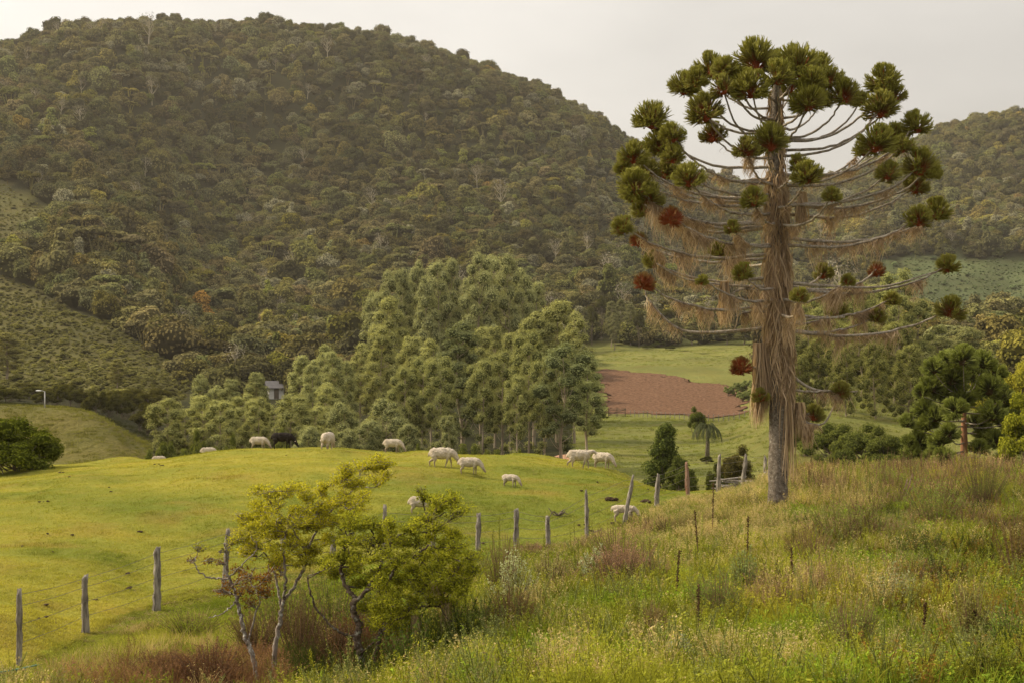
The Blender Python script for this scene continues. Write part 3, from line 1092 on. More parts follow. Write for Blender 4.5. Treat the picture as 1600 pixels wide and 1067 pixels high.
def broad_mesh(seed, style):
    """about 8 m tall; 'round', 'umbrella', 'pyramid', 'bush'"""
    rs = RS(seed)
    puffs = []
    if style == 'round':
        for i in range(30):
            d = nrm(rs.normal(0, 1, 3))
            d[2] = abs(d[2]) * 1.0 - 0.25
            r = rs.uniform(0.6, 1.0)
            pr = rs.uniform(0.7, 1.15)
            puffs.append(((2.7 * d[0] * r, 2.7 * d[1] * r, 4.7 + 2.3 * d[2] * r), (pr, pr, pr * 0.8)))
    elif style == 'umbrella':
        for i in range(26):
            a, r = rs.uniform(0, 2 * pi), 3.7 * math.sqrt(rs.uniform(0, 1))
            pr = rs.uniform(0.6, 1.0)
            puffs.append(((r * cos(a), r * sin(a), 6.7 - 0.07 * r * r + rs.uniform(-.5, .4)), (pr * 1.3, pr * 1.3, pr * 0.55)))
    elif style == 'pyramid':
        for i in range(36):
            z = 0.9 + 6.6 * (i / 35.0)
            R = 2.7 * (1 - z / 8.2) ** 0.75
            a = i * 2.4 + rs.uniform(-.5, .5)
            r = R * rs.uniform(0.4, 1.0)
            pr = rs.uniform(0.55, 0.95) * (0.6 + 0.25 * R)
            puffs.append(((r * cos(a), r * sin(a), z), (pr, pr, pr * 0.85)))
    else:
        for i in range(30):
            a, r = rs.uniform(0, 2 * pi), 2.9 * math.sqrt(rs.uniform(0, 1))
            z = rs.uniform(0.5, 1.0) * 5.6 * (1 - (r / 3.7) ** 2) + 0.4
            pr = rs.uniform(0.7, 1.2)
            puffs.append(((r * cos(a), r * sin(a), z), (pr, pr, pr * 0.8)))
    topz = max(c[2] for c, r in puffs)
    tr = bez([(0, 0, -0.8), (rs.uniform(-.2, .2), rs.uniform(-.2, .2), 1.5), (rs.uniform(-.3, .3), rs.uniform(-.3, .3), topz * 0.75)], 10)
    tk = MB()
    v, q, f = tube(tr, np.linspace(0.2, 0.05, 10), 7, rough=0.08, seed=seed)
    tk.add(v, q, f)
    for p in limb_paths(puffs, tr, rs):
        v, q, f = tube(p, np.linspace(0.07, 0.015, len(p)), 4)
        tk.add(v, q, f)
    cr = MB()
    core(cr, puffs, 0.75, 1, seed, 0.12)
    P, N = puff_points(puffs, 9500, rs, 0.22, 0.2, -0.6)
    leaves(cr, P, N, 0.21, 0.6, rs, 0.4)
    return tk.mesh(style + '_trunk', True), cr.mesh(style + '_crown')


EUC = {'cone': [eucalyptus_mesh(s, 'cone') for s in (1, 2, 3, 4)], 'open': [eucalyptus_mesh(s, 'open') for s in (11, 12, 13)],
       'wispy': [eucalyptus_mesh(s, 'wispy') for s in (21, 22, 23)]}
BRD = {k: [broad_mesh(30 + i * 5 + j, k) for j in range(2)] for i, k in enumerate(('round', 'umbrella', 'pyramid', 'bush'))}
_tr = RS(9)


def place_tree(name, px, top, Y, wpx, label, cat='tree', group=None, kind='cone', tint=(1, 1, 1), lib=None, H0=None, leaf=None, bk=None, sink=0.0):
    """a tree whose top is seen at (px, top), standing Y metres away, crown about wpx wide"""
    x = gx(px, Y)
    z0 = h1(x, Y) - sink
    hgt = gz(top, Y) - z0
    if name == 'ridge_tree':
        hgt = min(hgt, 11.0)
        wpx = max(wpx, 24)
    euc = kind in EUC
    tk, cr = _tr_choice(EUC[kind] if euc else BRD[kind])
    nh = (20.2 if euc else {'round': 7.8, 'umbrella': 7.6, 'pyramid': 8.1, 'bush': 6.4}[kind])
    nw = ({'cone': 7.6, 'open': 7.8, 'wispy': 10.5}[kind] if euc else {'round': 6.8, 'umbrella': 9.0, 'pyramid': 6.0, 'bush': 7.4}[kind])
    s = wpx * (1.22 if euc else 1.1) / F * Y / nw
    r = thing(name, label, cat, (x, Y, z0), _tr.uniform(0, 6.28), group, scale=(s, s, hgt / nh))
    link('trunk', tk, M['bark_euc'] if euc else M['bark_dark'], r)
    b = _tr.uniform(0.88, 1.14)
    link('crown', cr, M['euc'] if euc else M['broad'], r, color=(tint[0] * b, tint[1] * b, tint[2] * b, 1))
    return r


def _tr_choice(a):
    return a[_tr.randint(len(a))]


ORD = ['leftmost', 'second', 'third', 'fourth', 'fifth', 'sixth', 'seventh', 'eighth', 'ninth', 'tenth', 'eleventh', 'twelfth', 'thirteenth', 'fourteenth', 'fifteenth', 'sixteenth', 'seventeenth', 'eighteenth', 'nineteenth', 'twentieth', 'twenty-first', 'twenty-second', 'twenty-third', 'twenty-fourth']


def row(name, lst, look, where, group, kind, tint, cat='tree'):
    """lst: (px, top, Y, w[, kind]); sorted left to right, each labelled by its place in the row"""
    lst = sorted(lst, key=lambda q: q[0])
    for i, q in enumerate(lst):
        o = ORD[i] + (' from the left' if i else '')
        if i == len(lst) - 1:
            o = 'rightmost'
        place_tree(name, q[0], q[1], q[2], q[3], '%s, %s %s' % (look, o, where), cat, group, q[4] if len(q) > 4 else kind, tint)


G1 = 'eucalyptus trees of the grove behind the pasture'
row('eucalyptus_tree', [(585, 452, 248, 52), (605, 424, 240, 52), (628, 416, 245, 48), (652, 403, 250, 46), (682, 405, 238, 54), (704, 399, 244, 50), (750, 393, 235, 56), (772, 396, 246, 54), (791, 395, 238, 54), (817, 416, 242, 50), (838, 436, 246, 44), (665, 428, 232, 50), (732, 430, 250, 44)],
    'tall eucalyptus', 'in the highest back row of the grove', G1, 'cone', (1.05, 1.05, 1.05))
row('eucalyptus_tree', [(612, 461, 205, 62), (564, 537, 175, 54), (598, 511, 168, 60), (642, 521, 172, 56), (674, 530, 178, 50), (750, 512, 180, 60), (773, 506, 184, 52), (797, 516, 178, 50), (834, 484, 188, 70), (871, 465, 190, 76), (898, 488, 186, 58)],
    'bright-topped eucalyptus', 'in the middle row of the grove', G1, 'cone', (1.15, 1.12, 0.9))
place_tree('eucalyptus_tree', 721, 503, 150, 86, 'broad dark green eucalyptus at the centre front of the grove', 'tree', G1, 'cone', (0.62, 0.66, 0.65))
place_tree('eucalyptus_tree', 881, 537, 132, 84, 'dark eucalyptus with straight pale trunk at the right front of the grove', 'tree', G1, 'open', (0.72, 0.78, 0.75))
place_tree('eucalyptus_tree', 918, 551, 160, 60, 'eucalyptus at the right edge of the grove beside the ploughed field', 'tree', G1, 'cone', (0.85, 0.9, 0.8))
row('eucalyptus_tree', [(660, 560, 140, 58), (688, 560, 136, 54), (752, 560, 134, 54), (782, 550, 142, 58), (824, 520, 138, 60), (850, 560, 135, 50), (806, 585, 130, 44), (630, 575, 138, 50)],
    'bare-trunked eucalyptus', 'in the front row above the sheep', G1, 'open', (0.92, 0.92, 0.75))
row('eucalyptus_tree', [(471, 551, 160, 48), (488, 559, 156, 40), (506, 536, 165, 42), (520, 545, 158, 46), (541, 560, 162, 38), (401, 578, 165, 46), (361, 589, 168, 44), (314, 582, 166, 46), (338, 600, 172, 44)],
    'small eucalyptus', 'in the upper row of the left grove end', G1, 'cone', (1.1, 1.1, 1.0))
row('eucalyptus_tree', [(262, 622, 130, 58), (290, 640, 134, 50), (320, 617, 132, 54), (345, 628, 128, 56), (380, 616, 134, 50), (402, 622, 130, 46), (428, 634, 136, 48), (455, 617, 128, 62), (496, 636, 132, 54), (512, 600, 140, 50)],
    'rounded eucalyptus', 'in the lower row of the left grove end', G1, 'open', (1.12, 1.1, 0.9))
row('eucalyptus_tree', [(536, 620, 122, 70), (604, 614, 120, 84), (574, 650, 118, 70), (640, 655, 116, 56), (480, 660, 118, 62), (545, 662, 114, 60), (700, 640, 122, 44)],
    'wispy low-branched eucalyptus', 'just beyond the pasture crest', G1, 'wispy', (1.05, 1.05, 1.0))
row('shrub', [(362, 677, 100, 36), (330, 684, 104, 40), (286, 688, 106, 44), (240, 690, 108, 36), (262, 676, 112, 44), (310, 668, 112, 40), (440, 668, 104, 38), (415, 684, 98, 30), (655, 692, 92, 26), (815, 702, 86, 26), (840, 706, 82, 34), (852, 712, 80, 26), (770, 690, 100, 40), (730, 680, 108, 44)],
    'low green bush', 'along the crest under the eucalyptus', 'bushes along the pasture crest', 'bush', (1.15, 1.25, 0.9), 'bush')

G2 = 'trees of the wood on the valley floor'
row('valley_tree', [(925, 470, 470, 24, 'round'), (940, 462, 480, 22, 'umbrella'), (955, 470, 465, 24, 'cone'), (970, 466, 485, 22, 'cone'), (985, 474, 470, 24, 'cone'), (998, 480, 460, 20, 'round'), (912, 480, 460, 26, 'cone'), (960, 488, 450, 20, 'cone')],
    'dark slender tree', 'in the clump above the upper meadow', G2, 'cone', (0.62, 0.6, 0.6))
row('valley_tree', [(1040, 476, 500, 34, 'round'), (1068, 470, 510, 36, 'round'), (1095, 474, 505, 34, 'cone'), (1120, 470, 500, 34, 'cone'), (1150, 476, 495, 36, 'round'), (1178, 480, 490, 34, 'cone'), (1056, 498, 470, 30, 'cone'), (1082, 502, 465, 30, 'cone'), (1108, 500, 468, 30, 'cone'), (1136, 505, 462, 30, 'cone'), (1162, 508, 458, 32, 'cone'), (1188, 520, 450, 30, 'round')],
    'dark-crowned tree', 'in the wood above the ploughed field', G2, 'cone', (0.72, 0.68, 0.6))
row('shrub', [(1012, 540, 455, 22), (1030, 532, 460, 26), (1048, 540, 448, 20), (1070, 548, 440, 22), (1098, 552, 430, 26), (1125, 556, 420, 24), (1150, 562, 400, 30), (965, 538, 470, 18), (1176, 575, 360, 36)],
    'small dark bush', 'along the top of the upper meadow', 'bushes along the upper meadow', 'bush', (0.7, 0.75, 0.6), 'bush')
row('napier_clump', [(1138, 600, 300, 20), (1152, 594, 300, 22), (1166, 590, 300, 26), (1182, 594, 296, 26), (1160, 608, 280, 26), (1178, 604, 282, 26)],
    'bright cane-grass clump', 'at the ploughed field\'s right end', 'clumps of cane grass by the ploughed field', 'bush', (1.9, 2.1, 2.6), 'grass clump')

G3 = 'eucalyptus trees right of the big pine'
row('eucalyptus_tree', [(1292, 452, 205, 60), (1330, 440, 210, 64), (1402, 424, 214, 58), (1366, 448, 220, 64), (1432, 470, 215, 60), (1265, 480, 200, 56)],
    'tall airy eucalyptus', 'in the far row beyond the pine', G3, 'open', (1.0, 1.0, 0.75))
row('eucalyptus_tree', [(1278, 520, 160, 56, 'wispy'), (1302, 500, 170, 54), (1322, 535, 152, 50, 'wispy'), (1344, 500, 175, 56), (1368, 528, 154, 58, 'wispy'), (1396, 506, 176, 56), (1420, 530, 156, 60, 'wispy'), (1250, 548, 160, 52, 'wispy')],
    'slim bare-trunked eucalyptus', 'on the slope beyond the big pine', G3, 'open', (0.82, 0.8, 0.55))
row('valley_tree', [(1240, 520, 200, 60, 'bush'), (1262, 545, 190, 60, 'bush'), (1290, 540, 186, 64, 'bush'), (1322, 550, 188, 64, 'bush'), (1352, 545, 184, 66, 'bush'), (1384, 540, 186, 66, 'bush'), (1412, 552, 180, 66, 'bush'), (1440, 560, 176, 60, 'bush')],
    'dark bushy tree', 'behind the slim trunks beyond the pine', 'dark trees behind the slim trunks', 'bush', (0.62, 0.6, 0.42))
row('valley_tree', [(1462, 520, 240, 84, 'wispy'), (1506, 506, 250, 90, 'wispy'), (1440, 545, 210, 60, 'wispy')],
    'broad hazy grey-green tree', 'behind the young pine', 'hazy trees behind the young pine', 'wispy', (0.9, 0.88, 0.75))
row('valley_tree', [(1546, 548, 130, 70, 'round'), (1598, 540, 120, 76, 'round'), (1530, 585, 118, 56, 'round'), (1580, 590, 112, 70, 'round')],
    'yellow-green leafy tree', 'behind the young pine', 'yellow-green trees at the right edge', 'round', (2.3, 2.1, 0.9))
row('valley_tree', [(1560, 500, 330, 60, 'umbrella'), (1590, 488, 340, 60, 'umbrella'), (1535, 512, 345, 50, 'umbrella'), (1610, 510, 300, 70, 'umbrella')],
    'dark spreading tree', 'below the dirt track at the right edge', 'dark trees below the dirt track', 'umbrella', (0.55, 0.5, 0.45))
place_tree('valley_tree', 1604, 612, 62, 100, 'bright yellow-green bushy tree cut off by the right edge beside the young pine', 'tree', None, 'bush', (2.2, 2.2, 0.8))
row('shrub', [(1258, 664, 118, 66, 'bush'), (1300, 650, 112, 92, 'bush'), (1345, 660, 105, 96, 'bush'), (1382, 664, 100, 84, 'bush'), (1322, 690, 92, 74, 'bush'), (1284, 700, 88, 60, 'bush'), (1400, 700, 86, 60, 'bush')],
    'grey-green spreading shrub', 'in the hollow behind the grass', 'shrubs in the hollow right of the big pine', 'umbrella', (1.0, 1.1, 0.9), 'bush')
row('shrub', [(1362, 718, 70, 52), (1330, 724, 69, 36), (1440, 650, 84, 60), (1426, 690, 78, 56), (1246, 716, 72, 32)],
    'pale green rounded bush', 'behind the tall grass near the young pine', 'pale bushes behind the tall grass', 'bush', (2.0, 2.0, 1.2), 'bush')
place_tree('evergreen_tree', 1038, 658, 92, 92, 'dense dark green tree of pointed outline in the valley left of the palm', 'tree', None, 'pyramid', (0.8, 0.95, 0.8))
place_tree('shrub', 1062, 712, 88, 58, 'dark green bush at the right foot of the pointed tree', 'bush', None, 'bush', (0.8, 0.9, 0.75))
place_tree('valley_tree', 1088, 634, 195, 36, 'small green tree touching the top of the palm', 'tree', None, 'bush', (1.0, 1.15, 0.75))
place_tree('shrub', 1152, 694, 96, 66, 'round brownish bush between the palm and the big pine', 'bush', None, 'bush', (0.95, 0.8, 0.85))
place_tree('shrub', 1118, 722, 84, 40, 'low dark bush below the palm', 'bush', None, 'bush', (0.7, 0.75, 0.6))
place_tree('shrub', 20, 636, 60, 150, 'large dark green leafy bush at the left edge behind the pasture', 'bush', None, 'bush', (1.0, 1.15, 0.45), sink=0.6)
place_tree('shrub', 60, 668, 61, 78, 'right-hand shoulder bush of the leafy mass at the left edge', 'bush', None, 'bush', (1.05, 1.15, 0.45), sink=0.4)
row('valley_tree', [(10, 520, 285, 60, 'cone'), (105, 596, 240, 34, 'round'), (152, 612, 205, 40, 'round'), (184, 604, 215, 48, 'round'), (182, 560, 262, 30, 'cone'), (208, 600, 225, 40, 'round'), (40, 596, 250, 40, 'round'), (230, 608, 220, 44, 'round'), (130, 606, 210, 36, 'bush'), (70, 604, 235, 36, 'bush'), (218, 640, 190, 40, 'round'), (240, 632, 200, 44, 'bush'), (250, 600, 235, 44, 'round')],
    'dark tree', 'behind the grassy knoll', 'trees behind the grassy knoll', 'round', (0.75, 0.68, 0.5))
row('shrub', [(q, 596 + (i * 7 % 5) * 3 + max(0, q - 120) * .12, 190 + (i % 4) * 9, 42) for i, q in enumerate(range(-10, 236, 20))],
    'dark rounded bush', 'in the hedge behind the grassy knoll', 'bushes behind the grassy knoll', 'bush', (0.7, 0.66, 0.5), 'bush')
row('ridge_tree', [(100, 56, 1045, 22), (272, 27, 1040, 26, 'umbrella'), (318, 32, 1042, 24, 'umbrella'), (356, 26, 1040, 34, 'umbrella'), (492, 35, 1042, 20), (608, 62, 1068, 20), (662, 57, 1078, 26, 'umbrella'), (722, 84, 1085, 26, 'round'), (742, 92, 1088, 20), (771, 102, 1092, 16), (796, 110, 1095, 22, 'umbrella'), (870, 150, 1125, 22, 'umbrella'), (885, 158, 1135, 20, 'umbrella'), (972, 206, 1190, 16)],
    'lone tree crown', 'standing above the big hill ridge', 'trees standing out on the ridge', 'round', (0.8, 0.75, 0.8))


# ------------------------------------------------------------------ the big araucaria (trunk, branches > foliage tufts, hanging lichen)
def tuft_mesh(seed, n_br=38, fingers=13, droop=0.6):
    """unit radius brush of upturned needle-covered twigs; v is 0 at the fresh tips and 1 at the old inner needles"""
    rs = RS(seed)
    mb = MB()
    for i in range(n_br):
        a = i * 2.4 + rs.uniform(-.3, .3)
        el = rs.uniform(-droop, 1.45)
        d = np.array([cos(a) * cos(el), sin(a) * cos(el), sin(el)])
        L = rs.uniform(0.40, 0.80)
        p = bez([(0, 0, -0.45), d * L * 0.45 + np.array([0, 0, -0.22]), d * L + np.array([0, 0, 0.02])], 5)
        v, q, f = tube(p, np.linspace(0.03, 0.018, 5), 3)
        mb.add(v, q, f, 0.95)
        for k in range(fingers):
            s = p[rs.randint(2, 5)]
            dd = nrm(d * 0.8 + rs.normal(0, 0.45, 3) + np.array([0, 0, 0.25]))
            fl = rs.uniform(0.24, 0.42)
            tip = s + dd * fl * 0.75 + np.array([0, 0, fl * 0.30])
            mid = s + dd * fl * 0.5
            if tip[2] > -0.35:
                tip *= rs.uniform(0.86, 1.03) / max(.55, np.linalg.norm(tip))
            fp = bez([s, mid, tip], 6)
            rr = np.linalg.norm(fp, axis=1)
            age = np.clip(0.86 - rr * 0.85 - 0.12 * fp[:, 2], 0.0, 1.0)
            v, q, f = tube(fp, np.array([0.018, 0.026, 0.030, 0.030, 0.026, 0.008]), 3)
            pass
            mb.add(v, q, f, np.concatenate([np.repeat(age, 3), age[:1], age[-1:]]))
            # needles
            m = 15
            t = rs.uniform(0, 5, m)
            i0 = np.minimum(t.astype(int), 4)
            base = fp[i0] * (1 - (t - i0))[:, None] + fp[i0 + 1] * (t - i0)[:, None]
            ax = nrm(fp[i0 + 1] - fp[i0])
            rd = nrm(np.cross(ax, rs.normal(0, 1, (m, 3))))
            nd = nrm(rd + ax * 0.9)
            sd = nrm(np.cross(nd, ax))
            Lr = rs.uniform(0.08, 0.14, m)[:, None]
            V = np.stack([base - sd * 0.012, base + sd * 0.012, base + nd * Lr], 1).reshape(-1, 3)
            ag = np.clip(0.86 - np.linalg.norm(base, axis=1) * 0.9 - 0.12 * base[:, 2] + rs.uniform(-.12, .08, m), 0, 1)
            mb.add(V, None, np.arange(m * 3).reshape(m, 3), np.repeat(ag, 3))
    return mb.mesh('foliage_tuft')


TUFTS = [tuft_mesh(100 + i) for i in range(6)]


def moss_mesh(anchors, lengths, rs, width=0.012, wob=0.07, name='hanging_moss'):
    n = len(anchors)
    k = 6
    t = np.linspace(0, 1, k)[None, :, None]
    P = np.repeat(anchors[:, None, :], k, 1).astype(float)
    P[:, :, 2] -= (t[..., 0] * lengths[:, None])
    ph = rs.uniform(0, 6.3, (n, 1))
    P[:, :, 0] += wob * (np.sin(ph + t[..., 0] * 5) - np.sin(ph)) + rs.normal(0, 0.07, (n, 1)) * t[..., 0] * lengths[:, None] ** 0.5
    P[:, :, 1] += wob * (np.cos(ph * 1.7 + t[..., 0] * 4) - np.cos(ph * 1.7)) + rs.normal(0, 0.06, (n, 1)) * t[..., 0] * lengths[:, None] ** 0.5
    a = rs.uniform(0, pi, (n, 1))
    W = width * rs.uniform(0.5, 1.5, (n, 1)) * (1.0 - 0.85 * t[..., 0])
    off = np.stack([np.cos(a) * W, np.sin(a) * W, 0 * W], -1)
    V = np.stack([P - off, P + off], 2).reshape(-1, 3)
    b = (np.arange(n)[:, None] * k + np.arange(k - 1)[None]) * 2
    Q = np.stack([b, b + 1, b + 3, b + 2], -1).reshape(-1, 4)
    return MB().add(V, Q, None, np.repeat(rs.uniform(0, 1, n), k * 2)).mesh(name)


AY = 44.0
AX, AZ = gx(1215, AY), gz(802, AY)
PXM = AY / F


def aloc(px, py, d=0.0):
    """araucaria-local point seen at (px, py), d metres behind the trunk"""
    return np.array([gx(px, AY + d) - AX, d, gz(py, AY + d) - AZ])


def trunk_px(py):
    return np.interp(py, [100, 300, 480, 640, 802], [1213, 1213, 1216, 1218, 1215])


def big_araucaria():
    rs = RS(321)
    root = thing('araucaria_tree', 'tall candelabra pine hung with grey-brown beard lichen, standing in the tall grass', 'tree', (AX, AY, AZ))
    tp = [aloc(trunk_px(p), p) for p in np.linspace(830, 100, 40)]
    tr = np.interp(np.linspace(830, 100, 40), [100, 150, 300, 500, 640, 760, 800, 830], np.array([4, 8, 12, 15, 16, 15, 17, 21]) * PXM)
    mb = MB()
    v, q, f = tube(tp, tr, 18, rough=0.09, seed=3)
    mb.add(v, q, f)
    link('trunk', mb.mesh('trunk', True), M['bark_arau'], root)
    T = [(1109, 101, 29, 0), (1133, 101, 22, 0), (1180, 86, 36, 0), (1172, 131, 31, .1), (1069, 129, 28, 0), (1101, 168, 31, .22), (1114, 204, 24, .35),
         (1245, 97, 38, 0), (1276, 103, 32, 0), (1297, 118, 24, .05), (1262, 152, 30, 0), (1319, 142, 28, .2), (1381, 122, 31, 0), (1376, 162, 30, .2),
         (1019, 180, 32, 0), (990, 236, 26, .05), (1034, 222, 33, 0), (992, 284, 29, 0), (1042, 262, 24, .1), (1077, 272, 27, .05), (1006, 320, 22, .1),
         (973, 348, 20, .1), (998, 370, 17, .5), (1049, 334, 19, .62), (1020, 402, 20, .05), (1007, 436, 18, .6), (1202, 214, 31, .05), (1166, 226, 21, .3),
         (1262, 268, 25, .1), (1177, 305, 21, .1), (1431, 189, 26, 0), (1370, 216, 31, .02), (1399, 206, 25, 0), (1439, 252, 31, .12), (1430, 284, 24, .3),
         (1388, 264, 21, .15), (1463, 325, 26, .08), (1435, 335, 23, .2), (1124, 388, 22, .05), (1161, 420, 18, .1), (1481, 409, 21, .12), (1370, 416, 16, .55),
         (1286, 420, 18, .05), (1097, 432, 11, .0), (1307, 480, 21, .12), (1485, 477, 25, .22), (1369, 488, 17, .25), (1158, 567, 19, .6), (1188, 612, 15, .25),
         (1313, 604, 18, .3), (1271, 640, 19, .08), (1249, 456, 15, .1), (1394, 462, 15, .1), (1214, 112, 27, 0), (1236, 128, 24, .1), (1150, 118, 25, .05),
         (1345, 150, 18, .1), (1248, 250, 18, .15), (1300, 300, 16, .1), (1325, 432, 12, .2), (1145, 350, 14, .2), (1050, 205, 22, .05), (1010, 262, 24, .1), (1015, 300, 24, .15), (975, 258, 18, 0), (1088, 118, 22, 0), (1215, 92, 24, 0), (1268, 122, 26, 0), (1284, 150, 20, .2), (1396, 140, 22, .05), (1350, 228, 20, 0), (1410, 222, 20, .05), (1452, 262, 20, .1), (1052, 238, 20, .15), (985, 300, 20, 0), (1130, 130, 22, .2)]
    mi = 0
    for i, (px, py, r, red) in enumerate(T):
        dx = px - trunk_px(py)
        R = float(np.interp(py, [60, 100, 170, 250, 330, 400, 480, 560, 640], [90, 130, 190, 235, 255, 265, 280, 110, 90]))
        d = math.sqrt(max(0.0, R * R - dx * dx)) * 0.72 * PXM * rs.uniform(0.55, 1.0)
        near = (py > 180 and abs(dx) < 90) or (py in (131, 152, 97, 86))
        d *= -1 if (near or i % 2) else 1
        if py > 460:
            d *= 0.35
        if i in (44, 46, 50, 41, 42):
            d = abs(d)
        E = aloc(px, py + 0.25 * r, d)
        hd = math.hypot(E[0], E[1])
        slope = float(np.interp(py, [90, 180, 250, 330, 480], [.62, .36, .22, .14, .10]))
        zA = E[2] - hd * slope - 0.1
        zA = min(zA, (802 - 118) * PXM)
        if py > 555:
            zA = E[2] + hd * 0.05
        pyA = 802 - zA / PXM
        A = aloc(trunk_px(pyA), pyA)
        sag = 0.03 + 0.05 * hd
        B = A + (E - A) * np.array([.45, .45, 0.18]) - np.array([0, 0, sag])
        D = A + (E - A) * np.array([.80, .80, 0.52]) - np.array([0, 0, sag * 0.6])
        side = np.array([-(E - A)[1], (E - A)[0], 0]) * rs.uniform(-.06, .06)
        path = bez([A, B + side, D + side * .7, E], 22)
        path[2:-2] += rs.normal(0, 0.012, (18, 3))
        br = link('branch', (lambda m_: m_.add(*tube(path, np.linspace(0.036 + 0.004 * hd, 0.022, 22), 7, rough=0.12, seed=i))or m_)(MB()).mesh('branch', True), M['branch_arau'], root)
        s = r * PXM * 1.07
        tf = link('foliage_tuft', TUFTS[i % 6], M['arau'], br, tuple(aloc(px, py + 8, d)), (rs.uniform(-.2, .2) + d * 0.0, rs.uniform(-.25, .25) + 0.10 * np.sign(dx), rs.uniform(0, 6.28)), (s, s, s * 0.96))
        tf.color = (0.45 + red * (0.95 if red > .4 else .6), 0, 0, 1)
        if red > 0.45:
            tf['label'] = 'withered rust-red foliage tuft'
        # lichen on the branch
        if py > 185 and hd > 0.7:
            for seg in range((1 if py > 300 else int(rs.uniform() < .4)) + (hd > 2.6) * int(rs.uniform() < .75) + (hd > 3.8)):
                c = rs.uniform(0.15, 0.82)
                wdt = rs.uniform(0.03, 0.11)
                long = rs.uniform(0.35, 1.25) * (1.15 if 280 < py < 480 else 0.75)
                nst = int(90 + 620 * wdt)
                tt = np.clip(c + rs.normal(0, wdt * 0.55, nst), 0.04, 0.93) * 21
                i0 = np.minimum(tt.astype(int), 20)
                an = path[i0] * (1 - (tt - i0))[:, None] + path[i0 + 1] * (tt - i0)[:, None]
                prof = np.exp(-((tt / 21 - c) / (wdt + 0.02)) ** 2)
                lk = 0.5 + 0.5 * np.sin(tt * rs.uniform(9, 14) + rs.uniform(0, 6)) * np.sin(tt * rs.uniform(3, 5))
                ln = long * (0.15 + 0.85 * prof) * rs.uniform(0.35, 1.0, nst) * (0.35 + 0.8 * lk)
                link('hanging_moss', moss_mesh(an, ln, rs), M['moss'], br, color=(1, 1, 1, 1))
                mi += 1
            # a thin fringe all along
            nst = 34
            tt = rs.uniform(0.08, 0.75, nst) * 21
            i0 = tt.astype(int)
            an = path[i0] * (1 - (tt - i0))[:, None] + path[i0 + 1] * (tt - i0)[:, None]
            link('hanging_moss', moss_mesh(an, rs.uniform(0.05, 0.30, nst), rs, 0.010), M['moss'], br, color=(0.95, 0.95, 0.95, 1))
    # bare and broken branches
    for (pa, pts) in ((511, [(1105, 520), (1055, 511), (1014, 470), (1008, 452)]), (570, [(1262, 604), (1300, 612), (1340, 611)]), (626, [(1250, 655), (1285, 662), (1304, 632)]),
                      (440, [(1290, 447), (1380, 448), (1462, 425)]), (448, [(1150, 447), (1070, 436), (1026, 412)]), (487, [(1170, 488), (1150, 494)]), (515, [(1260, 500), (1320, 496)]), (455, [(1160, 452), (1130, 470), (1120, 462)])):
        A = aloc(trunk_px(pa), pa)
        dd = rs.uniform(-.5, .5)
        P = [A] + [aloc(x, y, dd * (j + 1) / len(pts)) for j, (x, y) in enumerate(pts)]
        path = bez(P, 18)
        br = link('branch', (lambda m_: m_.add(*tube(path, np.linspace(0.06, 0.02, 18), 7, rough=0.12)) or m_)(MB()).mesh('branch', True), M['branch_arau'], root)
        for seg in range(2):
            c = rs.uniform(0.2, 0.8)
            nst = 80
            tt = np.clip(c + rs.normal(0, 0.05, nst), 0.04, 0.95) * 17
            i0 = np.minimum(tt.astype(int), 16)
            an = path[i0] * (1 - (tt - i0))[:, None] + path[i0 + 1] * (tt - i0)[:, None]
            link('hanging_moss', moss_mesh(an, rs.uniform(0.3, 1.0) * rs.uniform(0.3, 1.0, nst), rs), M['moss'], br)
    # lichen wrapping the trunk: several curtains at different heights
    for (p0, p1, n, rad, lmin, lmax) in ((140, 300, 420, 0.03, .4, 1.2), (270, 420, 700, 0.06, .5, 1.6), (380, 520, 1300, 0.055, .4, 1.7), (480, 590, 1100, 0.055, .4, 1.4), (540, 610, 600, 0.05, .3, 1.0)):
        pyy = rs.uniform(p0, p1, n)
        # strands gather in locks
        lock = rs.uniform(0, 2 * pi, 16)
        ang = lock[rs.randint(0, 16, n)] + rs.normal(0, 0.13, n)
        rr = np.interp(pyy, [100, 150, 300, 500, 640], np.array([4, 8, 12, 15, 16]) * PXM) + np.abs(rs.normal(0, 1, n)) * rad * 0.4 + 0.01 + rad * 0.3 * (np.sin(ang * 7 + p0) + 1) * 0.5
        cxp = np.array([aloc(trunk_px(p), p) for p in pyy])
        an = cxp + np.stack([np.cos(ang) * rr, np.sin(ang) * rr, np.zeros(n)], 1)
        link('trunk_moss', moss_mesh(an, rs.uniform(lmin, lmax, n), rs, 0.022, 0.07, 'trunk_moss'), M['moss'], root)
    # two long hanging bundles beside the trunk
    for (cx_, py0, wpx, L, n) in ((1190, 535, 8, 2.5, 420), (1184, 600, 6, 1.4, 160), (1132, 440, 4, 1.5, 150), (1247, 628, 5, 1.2, 150), (1262, 662, 6, 0.8, 150), (1228, 560, 6, 4.0, 300), (1252, 300, 5, 1.3, 160)):
        c = np.array([aloc(cx_ + rs.normal(0, wpx * .6), py0, rs.uniform(-.3, .1)) for _ in range(n)])
        link('hanging_moss', moss_mesh(c, L * rs.uniform(0.3, 1.0, n) ** 0.7, rs, 0.022, 0.04), M['moss'], root)
    return root


big_araucaria()


